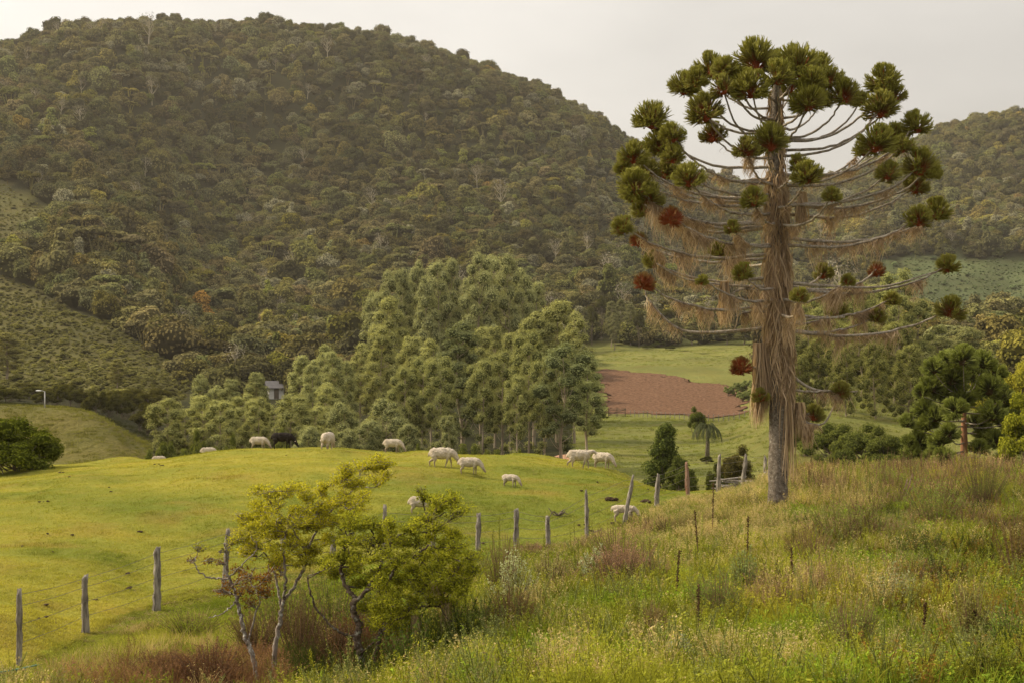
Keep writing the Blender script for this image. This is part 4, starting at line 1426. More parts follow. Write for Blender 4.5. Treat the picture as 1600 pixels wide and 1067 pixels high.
def young_araucaria():
    rs = RS(77)
    Y0 = 72.0
    x0 = gx(1507, Y0)
    z0 = h1(x0, Y0)
    k = Y0 / F
    root = thing('young_araucaria_tree', 'young dark green pine with dense rounded needle clusters and reddish trunk at the right', 'tree', (x0, Y0, z0))
    loc = lambda px, py, d: np.array([gx(px, Y0 + d) - x0, d, gz(py, Y0 + d) - z0])
    top = loc(1506, 612, 0)
    v, q, f = tube([(0, 0, -0.5), top * 0.5, top], [0.24, 0.18, 0.07], 10, rough=0.05)
    tb = simple('reddish_bark', (0.30, 0.15, 0.08), 0.9, 0.1, 6, 0.35, 0.02)
    link('trunk', MB().add(v, q, f).mesh('trunk', True), tb, root)
    T = [(1418, 660, 18), (1586, 650, 20), (1596, 735, 20), (1500, 748, 20), (1535, 742, 20), (1480, 566, 24), (1505, 560, 26), (1535, 566, 24), (1460, 576, 22), (1555, 582, 22), (1488, 590, 28), (1520, 586, 28), (1545, 606, 26), (1456, 604, 24), (1470, 612, 26),
         (1500, 622, 26), (1530, 612, 24), (1566, 620, 24), (1582, 628, 20), (1444, 640, 22), (1460, 650, 22), (1492, 640, 24), (1550, 646, 26), (1528, 662, 24), (1570, 660, 22),
         (1448, 664, 20), (1470, 690, 22), (1482, 676, 20), (1540, 680, 24), (1556, 690, 24), (1436, 690, 24), (1425, 712, 24), (1450, 722, 24), (1474, 716, 22), (1487, 730, 18),
         (1565, 725, 22), (1580, 672, 18), (1508, 735, 18), (1530, 700, 18), (1590, 700, 18), (1430, 730, 18), (1440, 612, 16), (1516, 575, 22), (1574, 742, 18), (1420, 690, 16)]
    for i, (px, py, r) in enumerate(T):
        dx = px - 1507
        d = math.sqrt(max(0, 85 ** 2 - dx * dx)) * k * rs.uniform(-1.0, 0.25)
        E = loc(px, py + 6, d)
        hd = math.hypot(E[0], E[1])
        A = np.array([0, 0, min(top[2], E[2] - 0.12 * hd - 0.1)])
        path = bez([A, A + (E - A) * np.array([.5, .5, .2]) - np.array([0, 0, .08]), E], 10)
        br = link('branch', MB().add(*tube(path, np.linspace(0.045, 0.02, 10), 5)).mesh('branch', True), M['branch_arau'], root)
        s = r * k * 0.98
        tf = link('foliage_tuft', TUFTS[i % 6], None, br, tuple(loc(px, py, d)), (rs.uniform(-.4, .4), rs.uniform(-.4, .4), rs.uniform(0, 6.28)), (s * 1.05, s * 1.05, s * 0.9))
        tf.color = (0.40, 0, 0, 1)
    return root


# the young pine's tufts share the meshes but wear their own darker needles
_keep = TUFTS
TUFTS = [m.copy() for m in _keep]
for m_ in TUFTS:
    m_.materials.clear()
    m_.materials.append(M['arau_young'])
young_araucaria()


# ------------------------------------------------------------------ palm
def palm():
    rs = RS(5)
    Y0 = 150.0
    x0, z0 = gx(1105, Y0), h1(gx(1105, Y0), Y0)
    k = Y0 / F
    root = thing('palm_tree', 'single palm with drooping fronds on the valley pasture', 'palm', (x0, Y0, z0))
    zt = gz(668, Y0) - z0
    v, q, f = tube([(0, 0, -.3), (0.05, 0, zt * .5), (0, 0, zt)], [0.26, 0.2, 0.17], 8)
    link('trunk', MB().add(v, q, f).mesh('trunk', True), M['bark_arau'], root)
    for i in range(18):
        a = i * 2.4
        up = rs.uniform(0.1, 1.0)
        L = rs.uniform(1.35, 1.7)
        d = np.array([cos(a), sin(a), 0])
        p = bez([(0, 0, zt), d * L * .35 + np.array([0, 0, zt + .5 * up + .1]), d * L * .75 + np.array([0, 0, zt + .25 * up - .3]), d * L * .95 + np.array([0, 0, zt - 1.3 + .5 * up])], 12)
        mb = MB()
        mb.add(*tube(p, np.linspace(.035, .01, 12), 3), 0.8)
        t = nrm(np.gradient(p, axis=0))
        for s in (-1, 1):
            n = 34
            tt = np.linspace(1.5, 10.9, n)
            i0 = tt.astype(int)
            b = p[i0] * (1 - (tt - i0))[:, None] + p[np.minimum(i0 + 1, 11)] * (tt - i0)[:, None]
            sd = nrm(np.cross(t[i0], [0, 0, 1.0])) * s
            tip = b + (sd * 0.32 + t[i0] * 0.25 + np.array([0, 0, -0.45])) * rs.uniform(.7, 1.1, (n, 1))
            w_ = t[i0] * 0.035
            V = np.stack([b - w_, b + w_, tip], 1).reshape(-1, 3)
            mb.add(V, None, np.arange(n * 3).reshape(n, 3), np.repeat(rs.uniform(0, 1, n), 3))
        link('frond', mb.mesh('frond'), M['palm'], root)


palm()
place_tree('shrub', 1104, 710, 140, 22, 'narrow dark bush at the foot of the palm', 'bush', None, 'bush', (0.6, 0.6, 0.6))


# ------------------------------------------------------------------ small trees in the foreground
def sprig_tree(name, label, Yb, base, stems, clumps, matb, tint, seed, leafsize=0.050, nleaf=300, crad=16, red_clumps=(), rscale=1.0, lich=()):
    rs = RS(seed)
    x0 = gx(base[0], Yb)
    z0 = h1(x0, Yb) - 0.05
    k = Yb / F
    root = thing(name, label, 'tree', (x0, Yb, z0))
    loc = lambda px, py, d: np.array([gx(px, Yb + d) - x0, d, gz(py, Yb + d) - z0])
    nodes, rads = [], []
    tk = MB()
    for (r0, r1, pts) in stems:
        P = [loc(*q) if len(q) == 3 else loc(q[0], q[1], 0) for q in pts]
        if pts[0][:2] == base[:2]:
            P[0][2] = -0.25
        p = bez(P, 8 * len(P))
        p[1:-1] += rs.normal(0, 0.010, (len(p) - 2, 3))
        rr = np.linspace(r0, r1, len(p)) * k * rscale * .8
        tk.add(*tube(p, rr, 8, rough=0.14, seed=seed))
        nodes += list(p[len(p) // 4:])
        rads += list(rr[len(p) // 4:])
    nodes = np.array(nodes)
    rads = np.array(rads)
    cr, crr = MB(), MB()
    clumps = list(clumps)
    if not red_clumps:
        clumps += [(c[0] + rs.uniform(-14, 14), c[1] + rs.uniform(-9, 12), rs.uniform(-.9, .9), rs.uniform(9, 14)) for c in list(clumps) if rs.uniform() < .4]
    for ci, c in enumerate(clumps):
        d = c[2] if len(c) > 2 else rs.uniform(-.7, .7)
        R = (c[3] if len(c) > 3 else crad) * k
        Cn = loc(c[0], c[1], d)
        dist = np.linalg.norm(nodes - Cn, axis=1) + 1.2 * np.maximum(0, nodes[:, 2] - Cn[2])
        j = int(np.argmin(dist))
        A = nodes[j]
        mid = A + (Cn - A) * 0.5 + rs.normal(0, 0.05, 3) - np.array([0, 0, 0.07 * np.linalg.norm(Cn - A)])
        p = bez([A, mid, Cn], 9)
        tk.add(*tube(p, np.linspace(min(rads[j] * .8, 0.022), 0.005, 9), 5))
        nodes = np.vstack([nodes, p[3:]])
        rads = np.concatenate([rads, np.linspace(0.016, 0.005, 6)])
        dead = ci in red_clumps
        nl = int(nleaf * (1.0 if dead else 1.5) * (R / (crad * k)) ** 2 * rs.uniform(.6, 1.3))
        ntw = 16
        for tw in range(ntw):
            dd = nrm(rs.normal(0, 1, 3) + np.array([0, 0, 0.7]))
            tip = Cn + dd * R * rs.uniform(0.6, 1.35) * np.array([1.2, 1.2, 0.7])
            st = p[rs.randint(4, 9)]
            tpth = bez([st, (st + tip) / 2 + rs.normal(0, 0.02, 3), tip], 5)
            tk.add(*tube(tpth, np.linspace(0.006, 0.003, 5), 3))
            m = nl // ntw
            t = rs.uniform(1.2, 4, m)
            i0 = np.minimum(t.astype(int), 3)
            b = tpth[i0] * (1 - (t - i0))[:, None] + tpth[i0 + 1] * (t - i0)[:, None]
            b += rs.normal(0, 0.032, (m, 3)) * np.array([1.2, 1.2, .8])
            N = rs.normal(0, .8, (m, 3)) + np.array([0, 0, 0.8])
            leaves(crr if dead else cr, b, N, leafsize, 0.38, rs, 0.25, fold=0.06)
    link('trunk', tk.mesh('trunk', True), matb, root)
    link('crown', cr.mesh('crown'), M['small'], root, color=tint + (1,))
    if crr.n:
        o = link('withered_leaves', crr.mesh('withered_leaves'), M['small'], root, color=(0.62, 0.30, 0.45, 1))
        o['label'] = 'sparse rust-brown leaves'
    for (px, py, L, n) in lich:
        A = np.array([loc(px + rs.normal(0, 4), py + rs.uniform(-3, 6), rs.uniform(-.3, .3)) for _ in range(n)])
        link('hanging_moss', moss_mesh(A, L * k * rs.uniform(.3, 1, n), rs, 0.006, 0.02), M['moss'], root, color=(0.75, 0.78, 0.7, 1))
    return root


def z7(pts, *extra):
    return [(240 + a[0] * 0.344, 700 + a[1] * 0.344) + tuple(a[2:]) for a in pts]


sprig_tree('slender_tree', 'slender pale-stemmed small tree with airy yellow-green crown, left of the gnarled one', 24.5, z7([(545, 1085)])[0],
           [(6.0, 3.6, z7([(545, 1085), (548, 960, 0), (570, 800, 0.02), (590, 690, 0.04)])), (3.4, 1.4, z7([(590, 690, .04), (650, 610, .1), (700, 500, .15), (718, 420, .1), (770, 330, .1), (850, 240, 0), (930, 170, 0)])),
            (2.8, 1.2, z7([(590, 690, .04), (600, 600, -.1), (592, 480, -.15), (600, 400, -.1), (620, 300, -.1)])), (2.6, 1.0, z7([(580, 720, .04), (555, 600, .2), (520, 500, .3), (450, 400, .3), (410, 340, .3)])),
            (1.8, .8, z7([(700, 500, .15), (650, 400, 0), (560, 280, -.1), (500, 210, -.1)]))],
           z7([(490, 190), (520, 215), (560, 205), (610, 190), (650, 178), (560, 270), (500, 300), (450, 325), (410, 330), (600, 330), (640, 290), (690, 300), (720, 240), (760, 200), (800, 170), (850, 150), (900, 110), (945, 85), (990, 95),
               (1025, 80), (1045, 130), (1000, 150), (940, 160), (880, 180), (900, 240), (960, 220), (840, 250), (780, 270), (820, 330), (880, 300), (760, 350), (700, 370), (640, 400), (560, 390), (620, 440), (700, 430), (520, 360), (580, 340),
               (740, 300), (660, 340), (860, 210), (930, 290), (1020, 60), (1020, 40, 0, 8), (680, 200), (480, 260), (440, 360), (500, 400), (470, 450), (540, 470), (600, 500), (680, 520), (400, 400), (430, 480), (560, 520), (720, 470), (800, 420), (780, 330), (500, 330), (390, 310, 0, 9), (660, 480, 0, 10), (450, 440, .2, 10)]),
           M['bark_lichen'], (1.28, 1.25, 0.90), 31, nleaf=330)

sprig_tree('gnarled_tree', 'gnarled dark-stemmed small tree with dense olive crown at the bottom centre', 23.5, z7([(965, 1085)])[0],
           [(8, 5.5, z7([(965, 1085), (945, 960, 0), (925, 860, 0), (935, 800, .02), (905, 740, .02), (918, 680, .02)])), (4.5, 2, z7([(918, 680, .02), (880, 640, .1), (850, 560, .2), (868, 470, .2), (890, 395, .15), (940, 340, .1)])),
            (4.2, 1.8, z7([(910, 700, .02), (980, 640, -.1), (1060, 610, -.15), (1100, 540, -.2), (1180, 490, -.2), (1250, 440, -.2)])), (4.5, 1.8, z7([(1000, 1085, .3), (1010, 930, .3), (1050, 800, .25), (1130, 745, .1), (1220, 720, 0), (1300, 716, 0)])),
            (2.8, 1.4, z7([(940, 860, 0), (860, 840, -.1), (790, 790, -.2), (735, 720, -.25), (708, 640, -.3), (700, 580, -.3)])), (2.2, 1.0, z7([(945, 930, -.05), (1000, 880, -.2), (1030, 830, -.25)])),
            (3.2, 1.2, z7([(960, 650, -.1), (1020, 560, .2), (1040, 480, .25), (1000, 400, .2), (980, 330, .2)])), (2.5, 1, z7([(1100, 540, -.2), (1050, 430, 0), (1130, 390, .1), (1230, 340, .1), (1330, 290, .1)]))],
           z7([(930, 360), (980, 340), (1030, 360), (960, 420), (1010, 430), (1060, 410), (900, 430), (870, 490), (940, 500), (1000, 510), (1060, 480), (1110, 430), (1160, 380), (1210, 350), (1250, 330), (1300, 370), (1260, 410), (1200, 440),
               (1320, 430), (1370, 450), (1400, 490), (1440, 510), (1380, 540), (1330, 510), (1270, 480), (1210, 500), (1150, 500), (1100, 520), (1180, 560), (1250, 560), (1320, 580), (1390, 600), (1440, 570), (1350, 640), (1280, 640), (1210, 620),
               (1130, 600), (1060, 570), (1000, 580), (1180, 690), (1250, 700), (1050, 760), (1100, 740), (1150, 760), (1080, 820), (1020, 740), (1000, 800), (1210, 190, .1, 9), (1250, 240), (1310, 250), (1350, 230), (1390, 270), (1290, 290),
               (880, 560), (940, 620), (840, 420), (860, 350), (900, 310), (820, 500), (780, 520), (1080, 350), (1140, 440), (1260, 640), (1330, 700), (1380, 660), (1420, 620), (980, 700), (1040, 700), (1100, 820), (1150, 820), (820, 570), (1240, 580, -.6), (1300, 540, -.6), (1340, 470, .5), (1420, 800, -.4, 12), (1400, 860, -.4, 12), (1120, 660), (1180, 640), (1060, 650), (1380, 400), (760, 560, 0, 9)]),
           M['bark_gnarl'], (1.02, 1.08, 0.85), 32, nleaf=390, lich=[(240 + 1190 * .344, 700 + 760 * .344, 60, 60), (240 + 1420 * .344, 700 + 900 * .344, 45, 60), (240 + 1280 * .344, 700 + 590 * .344, 40, 40), (240 + 1330 * .344, 700 + 700 * .344, 50, 50), (240 + 1125 * .344, 700 + 840 * .344, 40, 40)])

sprig_tree('leaning_tree', 'small leaning tree with reddish stem, bare twigs and a few rusty leaves, bottom left', 24.0, z7([(500, 1085)])[0],
           [(5.5, 3.4, z7([(500, 1085), (450, 940, 0), (415, 850, 0), (395, 760, 0), (378, 690, 0)])), (3.2, 1.4, z7([(378, 690, 0), (365, 630, 0), (335, 570, 0), (330, 500, 0), (320, 430, 0)])),
            (2, .8, z7([(345, 590, 0), (280, 592, .1), (220, 570, .15), (180, 520, .2), (150, 510, .2)])), (2.2, 1, z7([(430, 870, 0), (460, 760, .2), (480, 680, .2), (440, 600, .25), (460, 540, .2)])),
            (1.6, .7, z7([(378, 690, 0), (330, 740, -.2), (250, 770, -.3)])), (1.5, .7, z7([(340, 590, 0), (400, 530, -.2), (470, 450, -.2), (440, 400, -.2)]))],
           z7([(200, 450, .1, 9), (225, 460, .1, 8), (330, 470, 0, 10), (360, 430, 0, 10), (400, 420, 0, 10), (300, 520, 0, 10), (250, 520, 0, 10), (180, 510, 0, 9), (400, 600), (450, 580), (500, 600), (540, 560), (480, 650), (400, 660), (440, 700), (330, 660), (300, 650, 0, 9), (380, 560), (520, 650), (350, 620), (420, 640)]),
           M['bark_lichen'], (1.0, 1.0, 0.8), 33, nleaf=150, red_clumps=tuple(range(5, 21)))


# ------------------------------------------------------------------ sheep
def blob(prims, voxel=0.02, smooth=6, noise=0.03, seed=0):
    """one continuous body from ellipsoids and tapered limbs"""
    mb = MB()
    V0, F0 = ico(3)
    for p in prims:
        if p[0] == 'e':
            mb.add(V0 * np.array(p[2]) + np.array(p[1]), None, F0)
        else:
            pts, rad = p[1], p[2]
            path = bez(pts, 14)
            rr = np.interp(np.linspace(0, 1, 14), np.linspace(0, 1, len(rad)), rad)
            mb.add(*tube(path, rr, 10))
    o = bpy.data.objects.new('body', mb.mesh('body', True))
    C.objects.link(o)
    m = o.modifiers.new('r', 'REMESH')
    m.mode = 'VOXEL'
    m.voxel_size = voxel
    s = o.modifiers.new('s', 'SMOOTH')
    s.iterations = smooth
    s.factor = 0.5
    dg = bpy.context.evaluated_depsgraph_get()
    me = bpy.data.meshes.new_from_object(o.evaluated_get(dg))
    bpy.data.objects.remove(o)
    n = len(me.vertices)
    co = np.zeros(n * 3, 'f')
    me.vertices.foreach_get('co', co)
    co = co.reshape(-1, 3)
    d = fbm(co[:, 0] * 14 + co[:, 2] * 9, co[:, 1] * 14 + co[:, 2] * 11, seed + 3, 3) * noise
    w_ = sstep(0.3, 0.42, co[:, 2])
    c = co - np.array([0, 0, .5], 'f')
    co = co + nrm(c) * (d * w_)[:, None]
    me.vertices.foreach_set('co', co.astype('f').ravel())
    me.polygons.foreach_set('use_smooth', np.ones(len(me.polygons), bool))
    me.update()
    return me


def leg(x, y, z0, fx, kx, r0, hoof=0.024):
    return ('t', [(x, y, z0), (kx, y, z0 * 0.52), (fx, y, 0.06), (fx + 0.015, y, 0.0)], [r0, r0 * 0.5, hoof, hoof * 1.2])


def sheep_prims(style):
    e = []
    fat = {'full': 1.0, 'shorn': 0.84, 'lamb': 0.66, 'dark': 0.92}[style.split('_')[0]]
    walk = 0.10 if 'walk' in style else 0.03
    e += [('e', (0.0, 0, .53), (.40, .175 * fat + .01, .195 * fat + .01)), ('e', (-.26, 0, .53), (.21, .17 * fat, .20 * fat)), ('e', (.24, 0, .52), (.20, .16 * fat, .21 * fat)), ('e', (0, 0, .46), (.3, .15 * fat, .17 * fat))]
    if 'up' in style:      # head carried level
        e += [('t', [(.30, 0, .56), (.42, 0, .62), (.52, 0, .66)], [.15, .11, .08]), ('t', [(.50, 0, .67), (.60, 0, .63), (.68, 0, .56)], [.078, .065, .042])]
        hd = ((.50, .67), (.68, .56))
    else:                  # grazing
        e += [('t', [(.32, 0, .56), (.48, 0, .46), (.60, 0, .30)], [.15 * fat + .02, .11 * fat + .01, .075]), ('t', [(.59, 0, .31), (.66, 0, .20), (.73, 0, .09)], [.075, .06, .040])]
        hd = ((.59, .31), (.73, .09))
    e += [leg(.25, .085, .45, .25 + walk, .26 + walk * .8, .075), leg(.25, -.085, .45, .25 - walk, .24 - walk * .3, .075),
          ('t', [(-.30, .095, .46), (-.27 - walk * .2, .095, .32), (-.36 - walk, .095, .20), (-.34 - walk, .095, .03), (-.33 - walk, .095, 0)], [.11, .075, .034, .024, .03]),
          ('t', [(-.30, -.095, .46), (-.27 + walk * .4, -.095, .32), (-.36 + walk, -.095, .20), (-.34 + walk, -.095, .03), (-.33 + walk, -.095, 0)], [.11, .075, .034, .024, .03]),
          ('t', [(-.44, 0, .60), (-.49, 0, .50), (-.49, 0, .38)], [.035, .03, .02])]
    return e, hd


_ear = MB()
_ear.add(ico(1)[0] * np.array([.022, .055, .012]), None, ico(1)[1])
EAR = _ear.mesh('ear', True)
EYE = MB().add(ico(1)[0] * 0.013, None, ico(1)[1]).mesh('eye', True)
_bodies = {}


def sheep(label, px, py, length_px, rz, style='full', black=False, Y=None, extra_scale=1.0, grp='sheep grazing on the pasture'):
    if style not in _bodies:
        prims, hd = sheep_prims(style)
        _bodies[style] = (blob(prims, seed=len(_bodies)), hd)
    me, hd = _bodies[style]
    if black:
        me = me.copy()
        me.materials.clear()
    if Y is None:
        x, Yw, z = at(px, py, 20, 75)
    else:
        Yw, x = Y, gx(px, Y)
        z = h1(x, Yw)
    apparent = abs(cos(rz)) * 1.22 + abs(sin(rz)) * 0.36
    s = length_px / F * Yw / apparent * extra_scale
    r = thing('sheep', label, 'sheep', (x, Yw, z - 0.012), rz, grp, scale=(s, s, s))
    link('body', me, M['wool_black'] if black else M['wool'], r)
    dx, dz = hd[1][0] - hd[0][0], hd[1][1] - hd[0][1]
    for sgn in (-1, 1):
        link('ear', EAR if not black else EAR.copy(), M['skin'], r, (hd[0][0] + 0.01, sgn * 0.095, hd[0][1] + 0.035), (sgn * -0.35, 0, 0.3 * sgn))
        link('eye', EYE, M['eye'], r, (hd[0][0] + dx * .42, sgn * 0.058, hd[0][1] + dz * .42 + 0.02))
    return r


R_ = 0.0
sheep('sheep lying mostly hidden beyond the left end of the crest, only its back showing', 248, 0, 26, 0.2, 'full', Y=68.5)
sheep('sheep lying beyond the crest, a low pale back left of the grazing pair', 325, 0, 30, 0.1, 'full', Y=67)
sheep('plump white sheep grazing directly behind the black one', 404, 706, 36, -0.12, 'full', Y=62.8)
sheep('black sheep grazing on the crest', 441, 706, 45, -0.10, 'dark', True, Y=62.0)
sheep('white sheep seen from behind on the crest', 512, 708, 25, 1.35, 'full', Y=60.0)
sheep('white sheep grazing alone on the crest right of the one seen from behind', 613, 703, 38, -0.15, 'full', Y=60.8)
sheep('longer-legged white sheep walking with its head behind its neighbour', 690, 729, 52, -0.05, 'full_walk')
sheep('woolly sheep grazing just in front of the walking one', 733, 740, 46, -0.18, 'full')
sheep('small shorn sheep standing alone on the open slope', 797, 760, 36, -0.5, 'shorn')
sheep('pale sheep half hidden behind the crown of the small tree', 657, 803, 50, -0.15, 'full')
sheep('sheep striding with its head up against its neighbour', 905, 738, 50, -0.1, 'full_walk_up', Y=58.5)
sheep('sheep grazing behind the striding one near the edge of the slope', 941, 733, 42, -0.55, 'full', Y=60.0)
sheep('thin shorn white lamb grazing behind the leaning fence post', 975, 815, 52, -0.3, 'lamb')


# ------------------------------------------------------------------ the wire fence
def post_mesh(seed, h, r, square=False, split=False):
    rs = RS(seed)
    n = 14
    z = np.linspace(-0.4, h, n)
    lean = rs.normal(0, 0.02, 2)
    p = np.stack([lean[0] * z + 0.012 * np.cumsum(rs.normal(0, .5, n)) * 0.5, lean[1] * z + 0.006 * np.cumsum(rs.normal(0, .5, n)), z], 1)
    rr = r * np.interp(z, [-0.4, 0, h * .7, h], [1.1, 1.05, 0.95, 0.80 if not split else 0.5]) * rs.uniform(.88, 1.1, n)
    V, q, f = tube(p, rr, 9, rough=0.22, seed=seed)
    V[:n * 9].reshape(n, 9, 3)[-1, :, 2] += rs.uniform(-.10, .05, 9)
    # a long check in the timber
    VV = V[:n * 9].reshape(n, 9, 3)
    j = rs.randint(9)
    VV[:, j, :2] += (p[:, :2] - VV[:, j, :2]) * rs.uniform(0.25, 0.7, (n, 1))
    return MB().add(V, q, f).mesh('post', True)


def fence():
    root = thing('wire_fence', 'old fence of weathered timber posts and thin wires between the pasture and the tall grass', 'fence', (0, 35, h1(0, 35)))
    ro = np.array(root.location)
    L = [(30, 27, 922, 12, 0), (134, 31, 898, 13, 0), (245, 34, 855, 14, 0), (350, 36.5, 825, 11, 0.06), (443, 37.5, 838, 9, 0), (516, 38, 838, 11, 0.15), (600, 38.6, 788, 9, 0), (676, 39.4, 800, 9, .05), (746, 40, 802, 10, 0.05), (806, 41, 794, 10, 0.02), (857, 41.5, 805, 9, 0),
         (918, 42, 765, 8, -0.02), (975, 44.5, 740, 8, 0.16), (1026, 48, 740, 9, 0.06), (1075, 52, 721, 8, 0), (1122, 54, 709, 8, 0.07), (1160, 56, 708, 8, 0.12), (1196, 58, 712, 8, 0), (1247, 60, 735, 7, 0.05), (1281, 60.5, 742, 7, 0.0)]
    tops = []
    for i, (px, Y, top, wpx, lean) in enumerate(L):
        x = gx(px, Y)
        z = h1(x, Y)
        h = gz(top, Y) - z
        r = wpx / F * Y / 2 * .86
        me = post_mesh(40 + i, h, r, split=(i > 10))
        red = i in (14,)
        o = link('post', me, M['wood_red'] if red else M['wood'], root, tuple(np.array([x, Y, z]) - ro), (0, lean, 0))
        if red:
            o['label'] = 'rusty red-stained post'
        tops.append((np.array([x, Y, z]), h, r))
    # a slanting brace beside the trunk
    Y = 57.5
    a, b = np.array([gx(1176, Y), Y, h1(gx(1176, Y), Y) - .1]), np.array([gx(1199, Y), Y, gz(736, Y)])
    link('brace', MB().add(*tube([a - ro, b - ro], [0.09, 0.08], 7, rough=.1)).mesh('brace', True), M['wood'], root)
    for k in (0.30, 0.55, 0.80, 0.95):
        mb = MB()
        for (a, ha, ra), (b, hb, rb) in zip(tops[:-1], tops[1:]):
            p0 = a + np.array([0, -ra, min(ha, 1.45) * k]) - ro
            p1 = b + np.array([0, -rb, min(hb, 1.45) * k]) - ro
            m = (p0 + p1) / 2 - np.array([0, 0, 0.03])
            mb.add(*tube([p0, m, p1], 0.006, 3))
        link('wire', mb.mesh('wire'), M['wire'], root)


fence()


def far_fence():
    """fence and field gate along the near edge of the ploughed field"""
    A, B = np.array(at(950, 650, 90)), np.array(at(1172, 648, 90))
    A2 = np.array(at(985, 650, 90))
    root = thing('field_fence', 'low fence with small posts along the lower edge of the ploughed field', 'fence', tuple(A2))
    n = 26
    post = MB().add(*tube([(0, 0, -.2), (0, 0, 1.15)], .06, 5)).mesh('post')
    for i in range(n):
        p = A2 + (B - A2) * i / (n - 1)
        p[2] = h1(p[0], p[1])
        link('post', post, M['wood'], root, tuple(p - A2))
    for k in (.5, 1.0):
        pts = [A2 + (B - A2) * t for t in np.linspace(0, 1, 26)]
        pts = [np.array([q[0], q[1], h1(q[0], q[1]) + k]) - A2 for q in pts]
        link('wire', MB().add(*tube(pts, .012, 3)).mesh('wire'), M['wire'], root)
    G = np.array(at(964, 651, 90))
    g = thing('field_gate', 'dark wooden field gate at the left end of the far fence below the ploughed field', 'gate', tuple(G))
    wd = 3.0
    bar = MB().add(*box(-wd / 2, wd / 2, -.03, .03, -.05, .05)).mesh('rail')
    for zz in (.25, .55, .85, 1.15, 1.45):
        link('rail', bar, M['bark_dark'], g, (0, 0, zz))
    st = MB().add(*box(-.06, .06, -.045, .045, -.1, 1.6)).mesh('stile')
    for xx in (-wd / 2, 0, wd / 2):
        link('stile', st, M['bark_dark'], g, (xx, 0.08, 0))
    v, q = box(-1.75, 1.75, -.025, .025, -.05, .05)
    link('brace', MB().add(v, q).mesh('brace'), M['bark_dark'], g, (0, -.07, .85), (0, -.35, 0))


far_fence()
row('shrub', [(1010, 641, 272, 14), (1085, 642, 270, 14), (1120, 641, 268, 16), (1150, 641, 266, 16), (950, 650, 262, 18), (938, 640, 240, 26), (928, 655, 215, 24)],
    'small bush', 'along the fence below the ploughed field', 'bushes along the field fence', 'bush', (0.95, 1.1, 0.6), 'bush')


# ------------------------------------------------------------------ houses, lamp post
def house(label, px, py_base, Y, wd, hgt, dep, roof_m, rz=0.0, nwin=3, wall='whitewash', name='farmhouse'):
    x = gx(px, Y)
    z = gz(py_base, Y)
    z = min(z, h1(x, Y)) if abs(z - h1(x, Y)) < 3 else h1(x, Y)
    r = thing(name, label, 'house', (x, Y, z), rz)
    link('wall', MB().add(*box(-wd / 2, wd / 2, -dep / 2, dep / 2, -1, hgt)).mesh('wall'), M['whitewall'], r)
    rh = hgt * 0.62
    ov = 0.5
    V = [(-wd / 2 - ov, -dep / 2 - ov, hgt - .05), (wd / 2 + ov, -dep / 2 - ov, hgt - .05), (wd / 2 + ov, dep / 2 + ov, hgt - .05), (-wd / 2 - ov, dep / 2 + ov, hgt - .05), (-wd / 2 - ov, 0, hgt + rh), (wd / 2 + ov, 0, hgt + rh)]
    V += [(a, b, c + .15) for a, b, c in V]
    Q = [(6, 7, 11, 10), (8, 9, 10, 11), (0, 1, 5, 4), (2, 3, 4, 5), (0, 1, 7, 6), (2, 3, 9, 8)]
    link('roof', MB().add(V, Q, [(6, 10, 9), (7, 8, 11), (0, 4, 3), (1, 2, 5)]).mesh('roof'), M[roof_m], r)
    for i in range(nwin):
        xx = -wd / 2 + wd * (i + .5) / nwin
        if i == nwin // 2:
            link('door', MB().add(*box(-.5, .5, -.04, .04, 0, 2.1)).mesh('door'), M['bark_dark'], r, (xx, -dep / 2 - .02, 0.05))
        else:
            w_ = link('window', MB().add(*box(-.6, .6, -.04, .04, 0, 1.2)).mesh('window'), M['concrete'], r, (xx, -dep / 2 - .02, 0.9))
            link('pane', MB().add(*box(-.5, .5, -.03, .03, .1, 1.1)).mesh('pane'), M['glass_dark'], w_, (0, -.03, 0))
    return r


house('small white farmhouse with red roof at the foot of the far hill', 1078, 448, 790, 10, 3.0, 7, 'rooftile', 0.2)
house('low farm building with dark roof left of the red-roofed farmhouse', 1058, 446, 800, 7, 2.6, 6, 'slateroof', 0.1)
house('pale shed right of the red-roofed farmhouse', 1094, 446, 795, 5, 2.6, 4, 'slateroof', -0.1, 2, name='shed')
_hx = gx(428, 300)
house('dark-roofed house half hidden among the eucalyptus trees', 430, 622, 300, 3.2, max(2.2, gz(614, 300) - h1(_hx, 300)), 6, 'slateroof', 0.25, 1, name='hillside_house')


def lamp_post():
    x, Y = gx(70, 171), 171
    z = h1(x, Y)
    r = thing('lamp_post', 'slim street lamp on top of the grassy knoll', 'street lamp', (x, Y, z))
    h = gz(611, Y) - z
    link('pole', MB().add(*tube([(0, 0, -.2), (0, 0, h)], [.09, .06], 7)).mesh('pole', True), M['concrete'], r)
    link('arm', MB().add(*tube([(0, 0, h - .05), (-.3, 0, h + .08), (-.65, 0, h + .1)], .035, 5)).mesh('arm', True), M['concrete'], r)
    link('lamp_head', MB().add(ico(2)[0] * np.array([.35, .13, .09]), None, ico(2)[1]).mesh('lamp_head', True), M['lampglass'], r, (-.75, 0, h + .08))


lamp_post()


